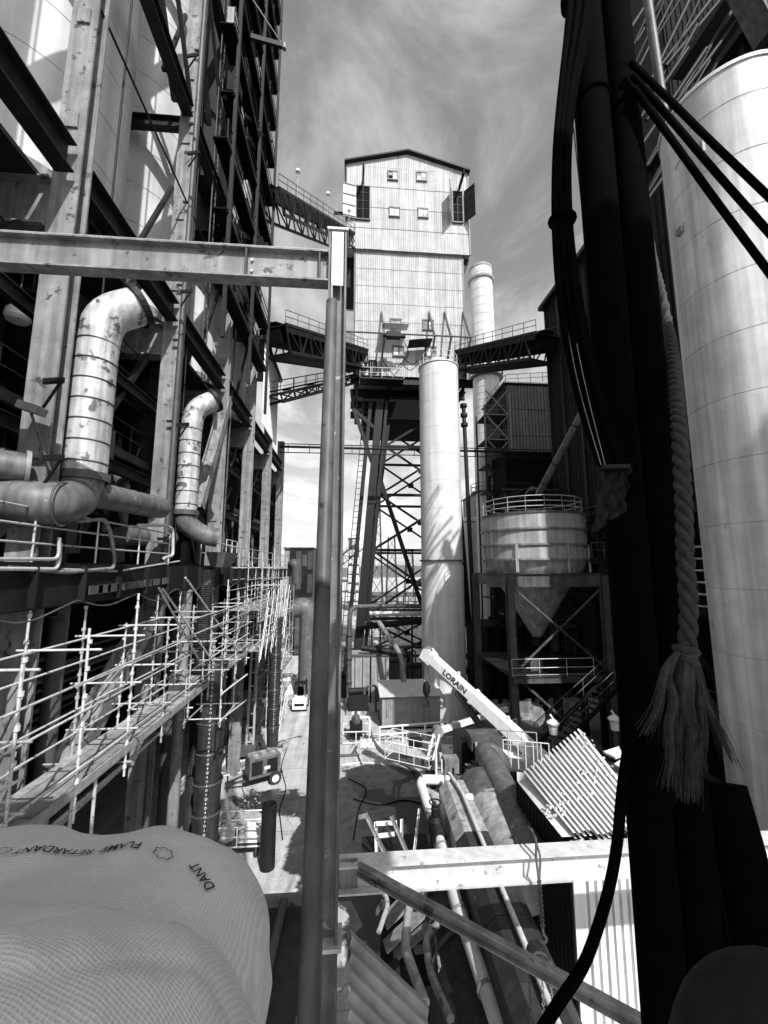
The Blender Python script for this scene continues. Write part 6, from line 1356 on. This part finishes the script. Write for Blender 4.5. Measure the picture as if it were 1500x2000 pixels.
letter(BR, 'DANT', 394, 1714, .05, math.pi - .75, V((-.8, 1.5, 11.1)))
def emblem(B, px_, py_, s_):
    h = ray_bag(B, px_, py_)
    if h is None: return
    n_ = 48; vs_ = []; fs_ = []
    for i in range(n_):
        a_ = 2 * math.pi * i / n_; r_ = 1 + .12 * math.cos(7 * a_) 
        vs_ += [V((math.cos(a_) * r_ * 1.5, math.sin(a_) * r_, 0)), V((math.cos(a_) * (r_ - .12) * 1.5, math.sin(a_) * (r_ - .12), 0))]
        j = (i + 1) % n_; fs_.append((2 * i, 2 * j, 2 * j + 1, 2 * i + 1))
    on_bag(B, h.x, h.y, s_, vs_, fs_, 'printed_emblem')
emblem(BR, 318, 1670, .024); emblem(BR, 2, 1666, .024)
# ---------------------------------------------------------------- dark pipes, hoses and rope at right
def vpipe(lab, pxh, Y_, wpx, z0=0, z1=24, lean=V((0, 0, 0))):
    p = P(pxh, 1110, Y=Y_); r_ = wpx / 2 * Y_ / 800 * .95; o = thing('black_pipe', lab, 'pipe', (p.x, Y_, z0), 'black pipes close at right')
    MB().pipe([V((p.x, Y_, z0)), V((p.x, Y_, 12)) + lean * .0, V((p.x, Y_, z1)) + lean], r_, 28).build('pipe_run', 'rubber', o)
    for z in (9.0, 15.2): MB().torus((p.x, Y_, z), r_ + .004, .012, n=28).build('joint_ring', 'rubber', o)
    return o
vpipe('left one of the two thick black pipes close in front at right', 1228, 2.3, 80)
vpipe('right one of the two thick black pipes, behind the rope', 1300, 2.35, 74)
o = thing('black_pipe', 'leaning black pipe at the lower right edge behind the frayed rope', 'pipe', P(1470, 1800, Y=2.4), 'black pipes close at right')
MB().pipe([P(1408, 1530, Y=2.6), P(1440, 1650, Y=2.5), P(1530, 2100, Y=2.3)], .13, 20).build('pipe_run', 'rubber', o)
o = thing('black_pipe', 'second leaning black pipe between the upright ones and the edge', 'pipe', P(1450, 1900, Y=2.7), 'black pipes close at right')
MB().pipe([P(1350, 1560, Y=2.8), P(1400, 1700, Y=2.8), P(1490, 2100, Y=2.7)], .09, 20).build('pipe_run', 'rubber', o)
hb_ = thing('hose_bundle', 'bundle of black hoses bulging away from the dark pipes and ending in cut ends', 'hoses', P(1200, 910, Y=2.0))
path = [(1140, -60), (1128, 60), (1108, 170), (1096, 300), (1098, 450), (1112, 580), (1134, 700), (1164, 820), (1198, 910)]
for k in range(9):
    o_ = (k - 4) * .62; pts = []
    for i, (x_, y_) in enumerate(path):
        sp2 = [9, 8, 5, 5, 6, 8, 9, 9.5, 9.5][i]
        pts.append(P(x_ + o_ * sp2, y_ + (k % 3) * 4, Y=2.0 + .022 * (k % 3)))
    MB().pipe(pts, .0185, 10, bend=.35, seg=5).build('hose', 'rubber', hb_)
MB().torus(P(1098, 430, Y=2.0), .06, .018, V((0.1, 0, 1)), 14).build('tie', 'rubber', hb_); MB().lathe(P(1116, 433, Y=1.98), [(0, .02), (.012, .015), (.016, 0), (.01, -.02), (0, -.02)], 10, V((1, 0, 0))).build('tie_knot', 'rubber', hb_)
MB().bar(P(1172, 913, Y=2.0), P(1226, 912, Y=2.0), .05, .02).build('end_clamp', 'steel_dark', hb_)
for k in range(2): MB().pipe([P(1092 + 12 * k, 560, Y=1.99), P(1130 + 14 * k, 760, Y=1.98), P(1174 + 8 * k, 908, Y=1.98)], .0022, 5, bend=.2).build('edge_wire', 'steel_light', hb_)
wl_ = thing('wrapped_lagging', 'dark wrapped lagging bulging out at the top of the hose bundle', 'lagging', P(1105, 20, Y=2.1))
MB().pipe([P(1125, -120, Y=2.15), P(1112, -20, Y=2.15), P(1108, 30, Y=2.15), P(1122, 62, Y=2.15)], .06, 16, bend=.15, rads=[.07, .065, .06, .055, .05, .05, .05, .05, .045, .04, .03, .02]).build('wrap', 'rubber', wl_)
for k, (a_, b_, lab) in enumerate((((1232, 122), (1560, 440), 'topmost of the three black cables slanting across the pale silo'), ((1236, 148), (1560, 520), 'middle one of the three black cables slanting across the pale silo'), ((1238, 172), (1560, 610), 'lowest of the three black cables slanting across the pale silo'))):
    p0, p1 = P(*a_, Y=2.2), P(*b_, Y=1.9); m_ = p0.lerp(p1, .5) + V((0, 0, -.012))
    tag(MB().pipe([p0, p0.lerp(p1, .3), m_, p1], .020, 12, bend=.2).build('slant_cable', 'rubber'), lab, 'cable', 'black cables across the silo')
pts = [P(x_, y_, Y=2.15) for x_, y_ in ((1246, 1180), (1244, 1300), (1234, 1420), (1220, 1500), (1212, 1570), (1207, 1640), (1194, 1720), (1172, 1800), (1140, 1890), (1090, 1960), (1040, 2040))]
tag(MB().pipe(pts, .026, 14, bend=.15, seg=4).build('hanging_cable', 'rubber'), 'thick black cable curving down in front of the corrugated shed', 'cable')
# rope: three twisted strands
rp = thing('twisted_rope', 'thick three strand rope hanging at right with knotted frayed end', 'rope', P(1335, 1270, Y=1.75))
ctrl = [(1262, 400, 6.5), (1271, 460, 5.4), (1283, 525, 4.4), (1294, 575, 3.5), (1306, 645, 2.6), (1315, 700, 2.3), (1321, 770, 2.05), (1327, 845, 1.85), (1331, 915, 1.8), (1336, 1000, 1.78), (1338, 1075, 1.76), (1342, 1140, 1.75), (1345, 1190, 1.75), (1343, 1262, 1.75)]
cp = [P(x_, y_, Y=Y_) for x_, y_, Y_ in ctrl]
def cat(pts, n_):
    out = []
    for i in range(len(pts) - 1):
        p0, p1, p2, p3 = pts[max(0, i - 1)], pts[i], pts[i + 1], pts[min(len(pts) - 1, i + 2)]
        for k in range(n_): t = k / n_; out.append(.5 * ((2 * p1) + (p2 - p0) * t + (2 * p0 - 5 * p1 + 4 * p2 - p3) * t * t + (3 * p1 - p0 - 3 * p2 + p3) * t ** 3))
    return out + [pts[-1]]
cl = cat(cp, 26); acc = [0]
for a_, b_ in zip(cl, cl[1:]): acc.append(acc[-1] + (b_ - a_).length)
rr_ = .0185
for s_ in range(3):
    pts = []
    for i, p in enumerate(cl):
        d_ = (cl[min(i + 1, len(cl) - 1)] - cl[max(0, i - 1)]); x, y, _ = frame(d_, V((0, 1, 0))); th = acc[i] * 2 * math.pi / .21 + s_ * 2 * math.pi / 3 + .9 * noise.noise(V((acc[i] * 2.2, 3, 0)))
        pts.append(p + x * (rr_ * 1.02 * math.cos(th)) + y * (rr_ * 1.02 * math.sin(th)))
    st_ = MB().pipe(pts, rr_, 12, rads=[rr_ * (1 + .14 * noise.noise(V((acc[i] * 5, s_ * 7, 1)))) for i in range(len(pts))]).build('strand', 'rope_fibre', rp)
kc = P(1340, 1270, Y=1.74)
for k, (dz, ax_, R1) in enumerate(((0, V((.3, .1, 1)), .036), (-.02, V((-.5, .2, 1)), .038), (-.035, V((.7, -.2, .8)), .036))):
    MB().torus(kc + V((.0, 0, dz)), R1, .017, ax_, 22, 8).build('knot_turn', 'rope_fibre', rp)
rr = random.Random(2); wm = MB()
for k in range(16):          # limp matted locks, each a clump of loose fibres
    u_ = (k + .5) / 16 * 2 - 1; x0_ = 1338 + u_ * 27; ln_ = rr.uniform(.62, 1.0) * (1.0 - .18 * abs(u_)); sp_ = u_ * 16 + rr.uniform(-12, 12)
    if k == 1: sp_ = -66; ln_ = .6
    if k == 14: sp_ = 70; ln_ = .8
    dep = 1.74 + rr.uniform(-.045, .045)
    pts = [P(1340 + u_ * 16, 1272, Y=1.74)]
    for t in (.16, .34, .54, .76, 1.0): pts.append(P(x0_ + sp_ * t ** 1.3 + rr.uniform(-9, 9), 1278 + 318 * ln_ * t - (abs(sp_) * .5 * t if abs(sp_) > 60 else 0), Y=dep + rr.uniform(-.02, .02)))
    c_ = cat(pts, 6); n_ = len(c_)
    MB().pipe(c_, .01, 8, rads=[.011 + .007 * math.sin(math.pi * i / n_) - .013 * (i / n_) ** 3 + rr.uniform(-.0015, .0015) for i in range(n_)]).build('frayed_lock', 'rope_fibre', rp)
    for q_ in range(26):
        an = rr.uniform(0, 6.3); ph = rr.uniform(0, 6.3); R0 = rr.uniform(.008, .02); tl_ = rr.uniform(.75, 1.12)
        f_ = []
        for i, p in enumerate(c_):
            t = i / (n_ - 1); g_ = R0 * (.5 + t * 1.0) + (.02 * t * t if q_ % 7 == 0 else 0); wv = .25 * math.sin(7 * t + ph)
            f_.append(c_[0].lerp(p, 1.0) + V((math.cos(an + wv) * g_, math.sin(an + wv) * g_, -(tl_ - 1) * .12 * t)))
        wm.pipe(f_, .0016, 4, rads=[.0021 * (1 - .75 * i / n_) for i in range(n_)], cap=False)
o_ = wm.build('loose_fibre', 'rope_fibre', rp); o_['kind'] = 'stuff'
# dark wrapped joint on the left black pipe
jw = thing('pipe_clamp', 'bulky black clamp wrapped round the left thick pipe beside the shed roof', 'clamp', P(1262, 1500, Y=2.2))
q = MB(); c_ = P(1268, 1500, Y=2.22)
q.lathe(c_, [(.06, -.2), (.105, -.14), (.128, -.05), (.125, .06), (.10, .13), (.06, .17)], 26); q.build('wrap', 'rubber', jw)
for k in range(3): MB().torus(c_ + V((0, 0, -.08 + .08 * k)), .122, .012, n=24).build('strap', 'rubber', jw)
# stand-in for a dark blur: rounded sleeve at the lower right corner
ps_ = thing('corner_blob', 'dark smooth stand-in sleeve rounding off the lower right corner', 'blob', P(1450, 1990, Y=1.1))
c0_ = P(1690, 2330, Y=1.0); q = MB()
q.lathe(c0_, [(.36 * math.cos(a_) ** .8, .36 * math.sin(a_)) for a_ in [-1.5 + i * .15 for i in range(21)]] + [(.001, .36)], 40, V((.25, .3, 1)))
q.build('blob_cap', 'dark_soft', ps_); MB().tube(c0_, c0_ + V((.3, .1, -1.2)), .25, 24).build('blob', 'dark_soft', ps_)
# chain hoist hanging from the right beam
ch = thing('chain_hoist', 'chain hoist with sling and hanging chains on the right hand beam', 'hoist', P(1050, 1850, Y=FY - .25))
top = P(1046, 1640, Y=FY - .2); MB().pipe([top + V((.0, .25, .03)), top + V((0, -.02, .04)), top + V((-.03, -.06, -.2)), P(1053, 1725, Y=FY - .3), top + V((.05, -.03, -.2)), top + V((.03, .2, .03))], .016, 8, bend=.06).build('sling', 'steel_mid', ch)
p = P(1053, 1722, Y=FY - .3); k = 0; end = P(1060, 1812, Y=FY - .3)
nl = 19
for k in range(nl): MB().torus(p.lerp(end, k / nl), .026, .009, V((1, 0, 0)) if k % 2 else V((0, 1, 0)), 10, 5).build('chain_link', 'steel_mid', ch)
MB().pipe([end, end + V((.0, 0, -.08)), end + V((.06, 0, -.14)), end + V((0, 0, -.2)), end + V((-.06, 0, -.14))], .02, 8, bend=.05).build('hook', 'steel_light', ch)
bd = end + V((-.02, 0, -.33)); MB().lathe(bd + V((-.08, -.09, 0)), [(.01, 0), (.13, 0), (.15, .03), (.15, .15), (.13, .18), (.01, .18)], 24, V((.2, 1, 0))).build('hoist_body', 'steel_mid', ch)
MB().torus(bd + V((-.085, -.1, 0)), .12, .014, V((.2, 1, 0)), 20).build('chain_wheel', 'steel_light', ch)
for o_ in (-.2, -.02, .1):
    for k in range(26 if o_ != -.02 else 30):
        z = bd.z - .1 - k * .048; MB().torus((bd.x + o_, bd.y, z), .02, .007, V((1, 0, 0)) if k % 2 else V((0, 1, 0)), 8, 4).build('chain_link', 'galvanised' if o_ > -.1 else 'steel_mid', ch)
# ---------------------------------------------------------------- the floor the viewer stands on, and unseen slabs and blocks added for shade
vp_ = thing('viewing_platform', 'steel platform at the viewpoint with unseen roof slabs shaped to shade it', 'platform', (0, -2, 10))
MB().b2((-3.6, -7, 10.1), (2.6, .35, 10.25)).build('deck', 'steel_dark', vp_)
MB().b2((-5, -14, 19.0), (4.6, -2.5, 19.15)).build('roof_slab', 'steel_dark', vp_); MB().b2((4.61, -14, 19.0), (7.5, -5, 19.15)).build('roof_slab', 'steel_dark', vp_)  # unseen slabs placed and shaped to shade bags, prop and rope
for x_ in (-3.4, 2.8): MB().b2((x_ - .1, -6.5, 0), (x_ + .1, -6.3, 19)).build('post', 'steel_dark', vp_)
bb = thing('rear_shade_block', 'unseen concrete block added behind the viewpoint to shade the right silo', 'building', (20, -9, 0))  # unseen block, added to shade the foot of the right silo
MB().b2((17.3, -16, 0), (40, -4, 31)).build('wall', 'concrete', bb); MB().b2((10, -4, 0), (15, 5.5, 10)).build('side_shade_block', 'sheet_dark', bb); MB().b2((17.0, -16.3, 31), (40.2, -3.7, 31.4)).build('roof', 'steel_dark', bb)  # low dark side block added to cut sky light on the silo

rg = thing('torn_cloth', 'dark torn cloth bunched between the hose ends and the left black pipe', 'cloth', P(1200, 960, Y=2.05)); q = MB(); n_ = 22
for i in range(n_ + 1):
    for j in range(n_ + 1):
        a_, b_ = i / n_, j / n_; p = P(1172 + 62 * a_ - 14 * b_, 912 + 130 * b_ * (1 - .35 * a_), Y=2.04); p.y += .05 * noise.noise(V((a_ * 5, b_ * 3, 4))) + .03 * noise.noise(V((a_ * 11, b_ * 7, 1))); p.x += .03 * noise.noise(V((a_ * 3, b_ * 6, 9))); q.v.append(p)
for i in range(n_):
    for j in range(n_): k = i * (n_ + 1) + j; q.f.append((k, k + n_ + 1, k + n_ + 2, k + 1)); q.sm.append(True)
q.build('cloth_sheet', 'dark_soft', rg); MB().torus(P(1200, 914, Y=2.03), .035, .008, V((0, 0, 1)), 14).build('tie', 'steel_dark', rg)
